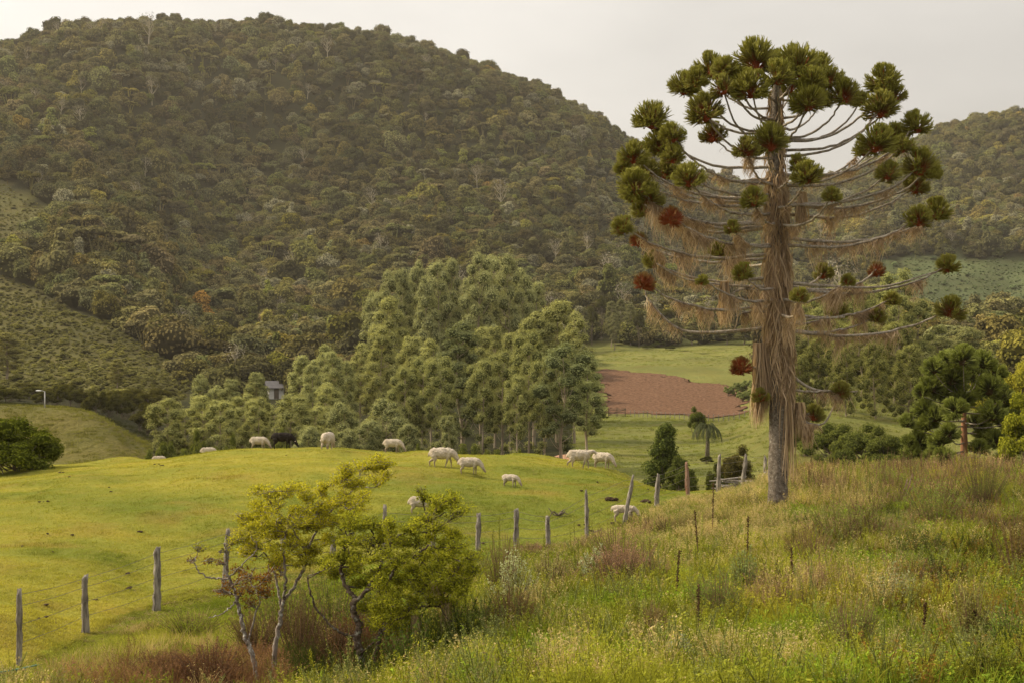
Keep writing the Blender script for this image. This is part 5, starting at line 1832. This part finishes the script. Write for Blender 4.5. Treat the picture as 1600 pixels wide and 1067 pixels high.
# ------------------------------------------------------------------ meadow growth
def blades_mesh(seed, n, h0, h1_, spread, width, lean, segs=3, name='grass_clump', heads=0, headsize=0.03):
    rs = RS(seed)
    a = rs.uniform(0, 2 * pi, n)
    r = spread * np.sqrt(rs.uniform(0, 1, n))
    b = np.stack([r * np.cos(a), r * np.sin(a), np.full(n, -0.03)], 1)
    h = rs.uniform(h0, h1_, n)
    la = rs.uniform(0, 2 * pi, n)
    ln = np.abs(rs.normal(lean, lean * .6, n)) * h
    t = np.linspace(0, 1, segs + 1)
    P = b[:, None, :] + np.stack([np.cos(la)[:, None] * ln[:, None] * t ** 1.8, np.sin(la)[:, None] * ln[:, None] * t ** 1.8, h[:, None] * (t - 0.18 * (ln / h)[:, None] * t ** 2)], -1)
    wa = rs.uniform(0, pi, n)
    W = width * rs.uniform(0.6, 1.3, (n, 1)) * (1 - 0.88 * t ** 1.5)
    off = np.stack([np.cos(wa)[:, None] * W, np.sin(wa)[:, None] * W, 0 * W], -1) * .5
    V = np.stack([P - off, P + off], 2).reshape(-1, 3)
    k = segs + 1
    i0 = (np.arange(n)[:, None] * k + np.arange(segs)[None]) * 2
    Q = np.stack([i0, i0 + 1, i0 + 3, i0 + 2], -1).reshape(-1, 4)
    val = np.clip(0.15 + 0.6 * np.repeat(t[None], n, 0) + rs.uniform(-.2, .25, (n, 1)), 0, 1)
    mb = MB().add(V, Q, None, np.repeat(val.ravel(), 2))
    if heads:
        idx = rs.choice(n, heads, False)
        for j in idx:
            tips = P[j, -2] + (P[j, -1] - P[j, -2]) * rs.uniform(0, 1.1, 7)[:, None] + rs.normal(0, 0.012, (7, 3))
            leaves(mb, tips, rs.normal(0, 1, (7, 3)), headsize, 0.45, rs, 0.5, a=rs.uniform(.7, 1, 7))
    return mb.mesh(name)


def weed_mesh(seed, h, nst=5, nl=26, ls=0.05, aspect=0.35, spread=0.10, up=0.5, name='weed'):
    rs = RS(seed)
    mb = MB()
    for i in range(nst):
        a = rs.uniform(0, 2 * pi)
        hh = h * rs.uniform(.6, 1.1)
        p = bez([(rs.normal(0, .03), rs.normal(0, .03), -.03), (spread * .5 * cos(a), spread * .5 * sin(a), hh * .5), (spread * cos(a) * 1.4, spread * sin(a) * 1.4, hh)], 6)
        mb.add(*tube(p, np.linspace(.005, .003, 6), 3), a=0.1)
        t = rs.uniform(0.6, 5, nl)
        i0 = np.minimum(t.astype(int), 4)
        b = p[i0] * (1 - (t - i0))[:, None] + p[i0 + 1] * (t - i0)[:, None]
        d = rs.normal(0, 1, (nl, 3))
        d[:, 2] = np.abs(d[:, 2]) * up
        d = nrm(d)
        leaves(mb, b + d * ls * .5, nrm(np.cross(d, rs.normal(0, 1, (nl, 3)))), ls, aspect, rs, .3, a=np.clip(0.2 + t / 5 * .6 + rs.uniform(-.2, .2, nl), 0, 1))
    return mb.mesh(name)


def meadow():
    rs = RS(1234)
    protos = [blades_mesh(1, 26, .28, .55, .16, .016, .28), blades_mesh(2, 26, .3, .62, .15, .014, .35), blades_mesh(3, 22, .22, .45, .18, .018, .40),       # 0-2 green grass
              blades_mesh(4, 24, .5, .95, .13, .009, .20, 3, heads=12), blades_mesh(5, 20, .55, .9, .15, .009, .25, 3, heads=12, headsize=.04),               # 3-4 seeding grass
              weed_mesh(6, .60), weed_mesh(7, .70, 6, 30, .04), weed_mesh(8, .45, 7, 22, .06, .5, .16),                                                      # 5-7 leafy weeds
              weed_mesh(9, .95, 7, 34, .035, .3, .14, .8), weed_mesh(10, 1.05, 6, 40, .03, .3, .10, .9),                                                     # 8-9 tall twiggy weeds
              blades_mesh(11, 34, .12, .28, .16, .014, .45)]                                                                                                # 10 short
    n = 62000
    u = rs.uniform(0, 1, n * 3)
    Y = np.sqrt(15.5 ** 2 + (66 ** 2 - 15.5 ** 2) * u)
    px = rs.uniform(-140, 1760, n * 3)
    x = gx(px, Y)
    fy = fenceY(px)
    fz = 0.9 * vnoise(x / 1.2, Y / 1.2, 3)
    keep = (Y < fy + fz - 0.2)
    thin = rs.uniform(0, 1, n * 3) < np.interp(Y, [15, 30, 45, 66], [1.0, 1.0, .75, .5])
    keep &= thin
    x, Y, px = x[keep][:n], Y[keep][:n], px[keep][:n]
    n = len(x)
    u = rs.uniform(0, 1, n)
    A, B = fbm(x / 3.2, Y / 3.2, 50), fbm(x / 1.6, Y / 1.6, 60)
    Cn = fbm(x / 5, Y / 5, 70)
    idx = rs.choice(11, n, p=[.25, .23, .18, .03, .02, .09, .06, .08, .02, .02, .02])
    green, yel = np.array([0.165, 0.205, 0.022]), np.array([0.320, 0.300, 0.040])
    tan, red = np.array([0.40, 0.32, 0.15]), np.array([0.235, 0.160, 0.095])
    grey, dark, org = np.array([0.23, 0.25, 0.085]), np.array([0.055, 0.075, 0.018]), np.array([0.20, 0.115, 0.028])
    k = np.clip(.45 + .9 * A, 0, 1)[:, None]
    col = green * (1 - k) + yel * k
    # straw zone around the pine foot and to its left
    pt = (sstep(880, 980, px) * (1 - sstep(1280, 1420, px)) * sstep(32, 38, Y) * 0.40 + 0.03) + 0.45 * np.clip(B - .12, 0, 1)
    m = u < pt * 0.8
    col[m] = tan * rs.uniform(.75, 1.1, (m.sum(), 1))

    sw = m & (rs.uniform(0, 1, n) < .7)
    idx[sw] = rs.choice([3, 4], sw.sum())
    # mauve-red dry weeds: the far band on the right, patches elsewhere
    pr = sstep(42, 47, Y) * sstep(1200, 1260, px) * (0.30 + .55 * B) + 0.32 * sstep(.15, .4, Cn) * (px > 700)
    pr += 0.75 * np.exp(-((px - 968) / 55) ** 2 - ((Y - 31.0) / 1.8) ** 2)
    m = rs.uniform(0, 1, n) < pr
    col[m] = red * rs.uniform(.75, 1.25, (m.sum(), 1))
    idx[m] = rs.choice([3, 4, 8, 9], m.sum())
    # darker and browner towards the lower right
    pd = sstep(1320, 1560, px) * (1 - sstep(34, 44, Y)) * 0.55
    m = rs.uniform(0, 1, n) < pd * (0.8 + B)
    col[m] = np.where(rs.uniform(0, 1, (m.sum(), 1)) < .5, org, dark) * rs.uniform(.8, 1.2, (m.sum(), 1))
    m = (fbm(x / 1.1, Y / 0.9, 90) > 0.30)
    col[m] *= 0.5
    m = (fbm(x / 2.0, Y / 1.4, 91) > 0.25) & (rs.uniform(0, 1, n) < .75)
    col[m] = np.array([0.20, 0.27, 0.03]) * rs.uniform(.7, 1.25, (m.sum(), 1))
    idx[m] = rs.choice([0, 1, 2, 5, 7], m.sum())
    m = rs.uniform(0, 1, n) < 0.04 + 0.25 * (fbm(x / 1.5, Y / 1.5, 95) > .42)
    col[m] = grey * rs.uniform(.8, 1.1, (m.sum(), 1))
    idx[m] = rs.choice([6, 8], m.sum())
    # lush plain grass and the rusty dead patch on the left
    L = px < 520 + 60 * B
    m = L & (Y > 24.5)
    idx[m] = rs.choice([0, 1, 2, 2, 10], m.sum())
    col[m] = (np.array([0.165, 0.200, 0.026]) * (1 - k[m]) + np.array([.30, .285, .045]) * k[m]) * rs.uniform(.6, 1.2, (m.sum(), 1))
    mt_ = m & (rs.uniform(0, 1, n) < .12 + .4 * (B > .35))
    col[mt_] = tan * rs.uniform(.5, 1.0, (mt_.sum(), 1))
    rp = (np.hypot((x + 4.6) / 3.4, (Y - 24.6) / 2.1) + 0.8 * B + 0.3 * rs.normal(0, 1, n)) < 1.0
    idx[rp] = rs.choice([10, 2, 3], rp.sum(), p=[.6, .25, .15])
    col[rp] = np.array([0.17, 0.095, 0.055]) * rs.uniform(.6, 1.5, (rp.sum(), 1))
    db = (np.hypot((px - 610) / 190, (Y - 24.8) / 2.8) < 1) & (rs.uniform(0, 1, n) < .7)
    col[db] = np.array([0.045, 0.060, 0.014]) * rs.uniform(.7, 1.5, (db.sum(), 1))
    rot, scl = scat_arrays(rs, n, .75, 1.25, .06, (.8, 1.3))
    hs = np.ones(n)
    hs *= np.interp(Y, [15, 24, 40, 52, 66], [.62, .62, .62, .80, .80])
    hs *= np.where((px < 1130) & (Y > 30), .72, 1.0)
    hs[L] *= np.where(Y[L] > fenceY(px[L]) - 2.5, .45, .8) * (1 + .6 * B[L])
    hs *= 1 - 0.55 * np.exp(-((px - 1110) / 90) ** 4 - ((Y - 52) / 8) ** 4)
    hs *= 1 - 0.5 * np.exp(-((px - 1215) / 30) ** 2 - ((Y - 43) / 2.5) ** 2)
    hs *= 1 - 0.55 * sstep(0, 1, 1 - np.abs(Y - fenceY(px)) / 4.0) * (px < 1150)
    hs *= 1 + 0.45 * A + 0.35 * B
    scl[:, 2] *= hs
    tint = np.ones((n, 4))
    tint[:, :3] = np.clip(col * 1.28 * rs.uniform(.8, 1.2, (n, 1)), .004, .8)
    z = H(x, Y)
    names = ('tall_grass', 'seeding_grass', 'meadow_weeds')
    grp = [np.isin(idx, [0, 1, 2, 10]), np.isin(idx, [3, 4]), np.isin(idx, [5, 6, 7, 8, 9])]
    remap = [{0: 0, 1: 1, 2: 2, 10: 3}, {3: 0, 4: 1}, {5: 0, 6: 1, 7: 2, 8: 3, 9: 4}]
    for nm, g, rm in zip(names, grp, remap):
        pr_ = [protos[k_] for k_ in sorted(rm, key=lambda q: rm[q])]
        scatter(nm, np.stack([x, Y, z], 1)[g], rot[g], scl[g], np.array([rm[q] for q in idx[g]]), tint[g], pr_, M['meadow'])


def turf():
    rs = RS(99)
    protos = [blades_mesh(60 + i, 14, .035, .085, .13, .016, .5, 1, 'turf_tuft') for i in range(4)]
    n = 130000
    Y = np.exp(rs.uniform(math.log(24), math.log(72), n))
    px = rs.uniform(-120, 1160, n)
    x = gx(px, Y)
    keep = Y > fenceY(px) - 0.4
    x, Y, px = x[keep], Y[keep], px[keep]
    c = cover(px, x, Y)
    n = len(x)
    rot, scl = scat_arrays(rs, n, .8, 1.5, .05)
    lump = sstep(.3, .6, fbm(x / 1.0, Y / 1.0, 120))
    scl[:, 2] *= 0.6 + 1.4 * lump * rs.uniform(0, 1, n) * (1 - .5 * sstep(55, 70, Y))
    tint = np.ones((n, 4))
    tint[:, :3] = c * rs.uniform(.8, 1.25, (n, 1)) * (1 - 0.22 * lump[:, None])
    m = rs.uniform(0, 1, n) < .05
    tint[m, :3] = np.array([.36, .30, .13]) * rs.uniform(.7, 1.1, (m.sum(), 1))
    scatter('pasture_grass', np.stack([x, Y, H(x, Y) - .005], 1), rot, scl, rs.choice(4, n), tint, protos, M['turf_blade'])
    # dung and molehill crumbs
    V0, F0 = ico(1)
    mb = MB()
    for i in range(60):
        Yc = math.exp(rs.uniform(math.log(27), math.log(60)))
        pxx = rs.uniform(-20, 1050)
        if Yc < fenceY(pxx) + 1:
            continue
        xx = gx(pxx, Yc)
        zz = h1(xx, Yc)
        for j in range(rs.randint(1, 4)):
            s_ = rs.uniform(.02, .05)
            mb.add(V0 * s_ * np.array([1.5, 1.3, .6]) * (1 + rs.uniform(-.25, .25, (len(V0), 1))) + np.array([xx + rs.normal(0, .08), Yc + rs.normal(0, .08), zz + s_ * .5 + .02]), None, F0)
    tag(link('droppings', mb.mesh('droppings'), M['dung']), kind='stuff')


meadow()
turf()


def valley_grass():
    rs = RS(515)
    protos = [blades_mesh(70 + i, 26, .10, .26, .45, .06, .6, 1, 'tussock') for i in range(3)]
    n = 26000
    Y = np.sqrt(rs.uniform(78 ** 2, 450 ** 2, n))
    px = rs.uniform(880, 1480, n)
    Yk, pk = rs.uniform(140, 200, 5000), rs.uniform(-40, 240, 5000)
    Y, px = np.concatenate([Y, Yk]), np.concatenate([px, pk])
    x = gx(px, Y)
    py = 533.5 - H(x, Y) / Y * F
    soil = (px > 925) & (px < 1180) & (py > 572) & (py < 650) & (Y > 240)
    keep = ~soil & ~((px > 1205) & (Y > 215)) & (rs.uniform(0, 1, len(x)) < .55 + .9 * fbm(x / 8, Y / 8, 77))
    x, Y, px = x[keep], Y[keep], px[keep]
    n = len(x)
    rot, scl = scat_arrays(rs, n, .5, 1.4, .05)
    tint = np.ones((n, 4))
    tint[:, :3] = cover(px, x, Y) * rs.uniform(.65, 1.25, (n, 1)) * np.array([1.05, 1.1, .9])
    scatter('valley_grass', np.stack([x, Y, H(x, Y) - .01], 1), rot, scl, rs.choice(3, n), tint, protos, M['turf_blade'])


valley_grass()


def plank_pile():
    rs = RS(12)
    Y = 61.5
    x = gx(1150, Y)
    z = max(h1(x, Y), gz(772, Y))
    root = thing('plank_pile', 'heap of dark old planks behind the fence left of the big pine', 'plank pile', (x, Y, z))
    bd = MB().add(*box(-.8, .8, -.09, .09, -.02, .02)).mesh('plank')
    for i in range(11):
        link('plank', bd, M['bark_dark'] if i % 4 else M['wood'], root, (rs.uniform(-.4, .4), rs.uniform(-.3, .3), .05 + i * .045), (rs.uniform(-.1, .1), rs.uniform(-.16, .16), rs.uniform(-.6, .6)))


plank_pile()


def clod(label, px, py, wpx, seed):
    rs = RS(seed)
    x, Y, z = at(px, py, 22, 75)
    w_ = wpx / F * Y / 2
    V0, F0 = ico(2)
    mb = MB()
    for i in range(9):
        s_ = w_ * rs.uniform(.25, .5)
        mb.add(V0 * np.array([s_, s_, s_ * .6]) * (1 + rs.uniform(-.2, .2, (len(V0), 1))) + np.array([rs.uniform(-.6, .6) * w_, rs.uniform(-.4, .4) * w_, s_ * .25]), None, F0)
    o = link('dung_pile', mb.mesh('dung_pile'), M['dung'], None, (x, Y, z))
    tag(o, label, 'dung pile', 'dark dung piles on the pasture')


clod('large dark dung pile on the open pasture above the second fence post from the left', 219, 831, 12, 1)
clod('small dark dung pile left of the large one on the pasture', 82, 862, 7, 2)
clod('flat dark dung pile just right of the second fence post from the left', 149, 937, 9, 3)
clod('bare dark earth scrape behind the shorn lamb', 955, 781, 24, 4)
clod('bare earth scrape between the lamb and the next fence post', 1008, 784, 22, 5)


def sticks(label, px, py, wpx, seed, mat='bark_dark', name='fallen_branch', up=.35, Y=None):
    rs = RS(seed)
    x, Yw, z = at(px, py, 15, 75) if Y is None else (gx(px, Y), Y, h1(gx(px, Y), Y))
    w_ = wpx / F * Yw
    mb = MB()
    for i in range(5):
        a = rs.uniform(-.6, .6) + (pi if rs.uniform() < .4 else 0)
        p = bez([(0, 0, .02), (w_ * .3 * cos(a), w_ * .3 * sin(a), w_ * up * rs.uniform(.2, .8)), (w_ * .6 * cos(a + .3), w_ * .6 * sin(a + .3), w_ * up * rs.uniform(.0, 1.4))], 8)
        mb.add(*tube(p, np.linspace(.035, .012, 8), 5, rough=.15))
    tag(link(name, mb.mesh(name, True), M[mat], None, (x, Yw, z)), label, 'branch')


sticks('twisted reddish dead branch lying on the slope left of the red-stained post', 1034, 745, 34, 3, 'wood_red')
sticks('dark dead stick in the grass right of the shortest middle post', 872, 806, 26, 4)
sticks('forked dark twig beside the thin tall post', 930, 832, 18, 5)
sticks('red-brown dead branch sticking out of the tall grass right of the big pine', 1400, 792, 50, 6, 'wood_red', up=.8, Y=43)


# tall flower stalks standing singly
def mullein(label, px, top, Y, h_px, dark=True, lean=0.0, seed=0):
    rs = RS(seed)
    x = gx(px, Y)
    h = max(0.5, h_px / F * Y)
    z = h1(x, Y)
    h = max(h, gz(top, Y) - z)
    root = thing('flower_stalk', label, 'plant', (x, Y, z))
    p = bez([(0, 0, -.05), (lean * h * .5, 0, h * .5), (lean * h, 0, h)], 14)
    link('stem', MB().add(*tube(p, np.linspace(.014, .008, 14), 5)).mesh('stem', True), M['stem'] if dark else M['weed'], root, color=(.2, .22, .05, 1))
    mb = MB()
    n = 200
    t = rs.uniform(5, 13, n)
    i0 = np.minimum(t.astype(int), 12)
    b = p[i0] * (1 - (t - i0))[:, None] + p[i0 + 1] * (t - i0)[:, None]
    b[:, :2] += rs.normal(0, .013 if dark else .018, (n, 2))
    leaves(mb, b, rs.normal(0, 1, (n, 3)), .035, .6, rs, .5)
    link('flower_spike', mb.mesh('flower_spike'), M['weed'], root, color=(.085, .05, .025, 1) if dark else (.30, .31, .06, 1))


for i, (px, top, Y, h_, dk, ln, lb) in enumerate([
    (1113, 754, 38, 62, 1, .02, 'dark dry flower stalk left of the big pine, the highest one'), (1092, 796, 33, 60, 1, -.08, 'thin dark stalk below and left of the highest dry stalk'),
    (1167, 806, 30, 86, 1, .02, 'straight dark stalk in the grass between the pine foot and the bottom'), (1054, 864, 26, 96, 1, .08, 'tall leaning dark stalk in the middle of the tall grass'),
    (1524, 970, 20, 74, 1, .0, 'dark stalk at the lower right of the tall grass'), (1443, 940, 21, 62, 1, .03, 'brown stalk left of the one at the lower right'),
    (1090, 918, 22, 96, 1, .02, 'drooping brown stalk just right of the leaning dark one'), (1240, 855, 26, 60, 1, -.04, 'short brown stalk below the foot of the big pine'),
    (1088, 1022, 18.8, 45, 0, 0, 'light green spike at the bottom below the drooping stalk'), (952, 1004, 20, 44, 0, .03, 'light green flower spike near the bottom centre, left one'),
    (999, 1028, 19, 40, 0, 0, 'light green flower spike near the bottom centre, thicker middle one'), (1011, 1044, 18.6, 30, 0, .05, 'small light green spike touching the thicker middle one'),
    (969, 930, 24, 30, 0, 0, 'light green spike standing in front of the mauve weeds'), (1014, 842, 31, 54, 0, .02, 'light green spike to the right of the mauve weeds'),
    (975, 826, 33, 36, 0, 0, 'light green spike below the lamb'), (850, 834, 34, 40, 0, 0, 'light green spike at the foot of the shortest middle post'),
    (780, 806, 36, 54, 0, .0, 'light green spike left of the middle post pair'), (768, 826, 35, 50, 0, .03, 'second light green spike beside the post right of the small trees'),
    (1356, 716, 50, 40, 0, 0, 'upright light green stalk on the skyline of the tall grass right of the pine'), (1290, 722, 51, 36, 0, 0, 'upright light green stalk on the skyline nearest the pine')]):
    mullein(lb, px, top, Y, h_, bool(dk), ln, 200 + i)


def spikes():
    """pale green seed spikes along the skyline of the tall grass"""
    rs = RS(808)
    pr_ = []
    for k in range(3):
        mb = MB()
        mb.add(*tube([(0, 0, 0), (.01, 0, .5), (.02, .01, 1.0)], [.010, .008, .004], 3), a=.3)
        t = rs.uniform(.45, 1.0, 90)[:, None]
        leaves(mb, np.array([.02, .005, 1.0]) * t + rs.normal(0, .014, (90, 3)), rs.normal(0, 1, (90, 3)), .035, .5, rs, .5)
        pr_.append(mb.mesh('seed_spike'))
    px = np.concatenate([rs.uniform(1275, 1395, 60), rs.uniform(1230, 1600, 50), rs.uniform(880, 1100, 40), rs.uniform(740, 830, 14), rs.uniform(900, 1560, 60)])
    Y = np.concatenate([rs.uniform(48, 56, 60), rs.uniform(44, 56, 50), rs.uniform(30, 42, 40), rs.uniform(33, 37, 14), rs.uniform(18.5, 30, 60)])
    x = gx(px, Y)
    n = len(x)
    rot, scl = scat_arrays(rs, n, .75, 1.25, .05)
    scl[:, 2] *= np.where(Y > 43, 1.0, .72)
    tint = np.ones((n, 4))
    tint[:, :3] = np.array([.36, .38, .09]) * rs.uniform(.7, 1.1, (n, 1))
    scatter('seed_spikes', np.stack([x, Y, H(x, Y)], 1), rot, scl, rs.choice(3, n), tint, pr_, M['meadow'])


spikes()


# single shrubs that stand out of the meadow
def meadow_shrub(label, px, foot, Y, wpx, hpx, color, seed, style='broom', name='meadow_shrub'):
    rs = RS(seed)
    x = gx(px, Y)
    z = h1(x, Y)
    w_, h = wpx / F * Y / 2 * 1.1, hpx / F * Y * 1.15 + 0.28
    color = tuple(min(.6, q * 1.3) for q in color)
    n = 130 if style != 'leafy' else 60
    root = thing(name, label, 'shrub', (x, Y, z - .02))
    st, lf = MB(), MB()
    for i in range(n):
        a, r = rs.uniform(0, 2 * pi), math.sqrt(rs.uniform(0, 1))
        hh = h * rs.uniform(.65, 1.08) * (1 - .35 * r * r)
        b0 = np.array([cos(a) * r * w_ * .35, sin(a) * r * w_ * .35, 0])
        tip = np.array([cos(a) * r * w_, sin(a) * r * w_, hh])
        p = bez([b0, (b0 + tip) / 2 + np.array([0, 0, .06 * h]), tip], 5)
        st.add(*tube(p, np.linspace(.007, .003, 5), 3), a=.1)
        m = 26 if style == 'broom' else 34
        t = rs.uniform(.9 if style == 'broom' else .7, 4, m)
        i0 = np.minimum(t.astype(int), 3)
        b = p[i0] * (1 - (t - i0))[:, None] + p[i0 + 1] * (t - i0)[:, None] + rs.normal(0, .018, (m, 3))
        N = rs.normal(0, 1, (m, 3))
        leaves(lf, b, N, .045 if style == 'broom' else .05, .28 if style == 'broom' else .5, rs, .4, a=np.clip(.15 + .2 * t + rs.uniform(-.2, .2, m), 0, 1))
    link('stems', st.mesh('stems'), M['stem'], root)
    link('foliage', lf.mesh('foliage'), M['weed'], root, color=tuple(color) + (1,))


for i, (px, foot, Y, w_, h_, col, sty, lb) in enumerate([
    (785, 920, 31, 76, 74, (.15, .17, .03), 'broom', 'dense rounded green broom-like shrub below the middle post pair'),
    (800, 985, 27, 80, 74, (.27, .29, .16), 'leafy', 'silvery grey-green weed clump below the dense broom shrub'),
    (800, 1015, 24, 80, 54, (.13, .09, .035), 'broom', 'brown-based tuft in front of the silvery weed clump'),
    (968, 940, 29, 92, 60, (.26, .16, .11), 'broom', 'mauve-brown dry shrub in the centre of the tall grass'),
    (930, 945, 29.5, 50, 46, (.26, .28, .17), 'leafy', 'small grey-green weed left of the mauve-brown shrub'),
    (860, 930, 30, 60, 60, (.24, .22, .09), 'leafy', 'straw-green weed clump right of the broom shrub'),
    (1020, 1015, 21.5, 56, 44, (.16, .13, .045), 'broom', 'brownish grass tussock with drooping blades near the bottom centre'),
    (960, 880, 34, 84, 54, (.17, .19, .03), 'broom', 'bushy green shrub below the lamb'),
    (1315, 850, 34, 110, 72, (.15, .17, .035), 'leafy', 'broad green shrub in the grass right of the pine foot'),
    (1465, 830, 37, 96, 70, (.15, .19, .04), 'leafy', 'bright green shrub under the young pine, nearer the camera'),
    (1535, 800, 41, 80, 60, (.12, .15, .03), 'broom', 'tall green shrub at the right below the young pine'),
    (1330, 1060, 19.5, 90, 84, (.15, .17, .04), 'broom', 'fan of upright green stems at the bottom right of centre'),
    (1390, 960, 24, 90, 60, (.22, .23, .12), 'leafy', 'pale green weed clump in the lower right meadow'),
    (1520, 1020, 20, 74, 86, (.17, .16, .05), 'leafy', 'feathery olive weed at the lower right'),
    (1575, 1050, 19, 60, 60, (.10, .14, .03), 'leafy', 'leafy green weed in the bottom right corner'),
    (1120, 950, 24, 90, 56, (.11, .15, .03), 'broom', 'dark green rush clump left of the straight dark stalk'),
    (1165, 920, 26.5, 44, 60, (.17, .20, .07), 'leafy', 'slim leafy weed just beside the straight dark stalk'),
    (1440, 870, 31, 90, 34, (.07, .085, .02), 'leafy', 'low dark bush in the right part of the meadow'),
    (1060, 1040, 19.5, 40, 34, (.26, .28, .19), 'leafy', 'small silvery weed near the bottom, right of centre'),
    (1265, 880, 31, 90, 44, (.15, .11, .04), 'broom', 'brown-green bush below the foot of the big pine'),
    (1590, 900, 28, 80, 90, (.11, .085, .025), 'leafy', 'dark brownish bush at the right edge of the meadow'),
    (640, 1050, 22.5, 110, 60, (.07, .10, .02), 'leafy', 'dark green bush at the foot of the gnarled tree'),
    (720, 1010, 24, 90, 60, (.13, .16, .03), 'leafy', 'green bush between the gnarled tree and the silvery weeds'),
    (470, 1000, 26, 90, 80, (.07, .05, .02), 'broom', 'dark brown-green bush behind the slender tree stem'),
    (560, 1040, 25.5, 100, 60, (.10, .045, .025), 'broom', 'rusty dry bush between the slender and the gnarled tree')]):
    meadow_shrub(lb, px, foot, Y, w_, h_, col, 300 + i, sty)


for i, (px, foot, Y, w_, h_, col, sty, lb) in enumerate([
    (330, 1062, 24.6, 120, 40, (.10, .05, .03), 'broom', 'low rusty brown bracken patch left of the leaning tree base'),
    (250, 1060, 25.2, 100, 26, (.12, .07, .035), 'broom', 'flattened brown dead grass tuft right of the bottom left corner'),
    (520, 1060, 25.0, 90, 56, (.06, .035, .02), 'broom', 'dark reddish brush directly behind the slender tree base'),
    (600, 1010, 26.5, 110, 80, (.05, .07, .018), 'leafy', 'dark green undergrowth behind the gnarled trunk'),
    (440, 930, 29.5, 110, 70, (.11, .13, .03), 'leafy', 'olive bush between the leaning and slender stems'),
    (520, 960, 28.5, 120, 90, (.09, .11, .025), 'leafy', 'olive green bush filling the gap between the two small trees'),
    (300, 960, 30.5, 110, 26, (.17, .20, .03), 'broom', 'low lush grass tussock left of the small trees'),
    (400, 1000, 27.5, 90, 50, (.10, .07, .03), 'broom', 'brown-green brush behind the leaning reddish stem'),
    (690, 940, 29, 100, 80, (.12, .15, .03), 'leafy', 'green bush under the right side of the gnarled crown')]):
    meadow_shrub(lb, px, foot, Y, w_, h_, col, 500 + i, sty)


def bottom_log():
    p = [np.array([gx(q, Y), Y, h1(gx(q, Y), Y) + .06]) for q, Y in ((-60, 25.0), (0, 25.6), (40, 26.2), (62, 26.8))]
    o = np.array(p[0])
    tag(link('fallen_log', MB().add(*tube([a - o for a in bez(p[:3], 12)], .05, 8, rough=.15)).mesh('fallen_log', True), M['wood'], None, tuple(o)), 'grey weathered log lying in the bottom left corner', 'log')
    pp = bez([a + np.array([0, -.06, .05]) for a in p], 20) - o
    tag(link('garden_hose', MB().add(*tube(pp, .016, 8)).mesh('garden_hose', True), M['hose'], None, tuple(o)), 'thin green hose lying along the log in the bottom left corner', 'hose')


bottom_log()


# ------------------------------------------------------------------ air
def haze():
    m, t = newmat('haze_air')
    g = NG(t)
    v = g.n('ShaderNodeVolumePrincipled')
    v.inputs['Color'].default_value = (1.0, 0.92, 0.78, 1)
    v.inputs['Density'].default_value = HAZE_DENSITY
    v.inputs['Anisotropy'].default_value = 0.35
    o = t.nodes.new('ShaderNodeOutputMaterial')
    t.links.new(v.outputs[0], o.inputs['Volume'])
    zs = float(ZZ.min()) - 1.5
    zt = float(ZZ.max()) + 45
    V, Q = box(-1360, 1360, -60, 2620, zs, zt)
    tag(link('haze', MB().add(V, Q).mesh('haze'), m), kind='stuff')


haze()
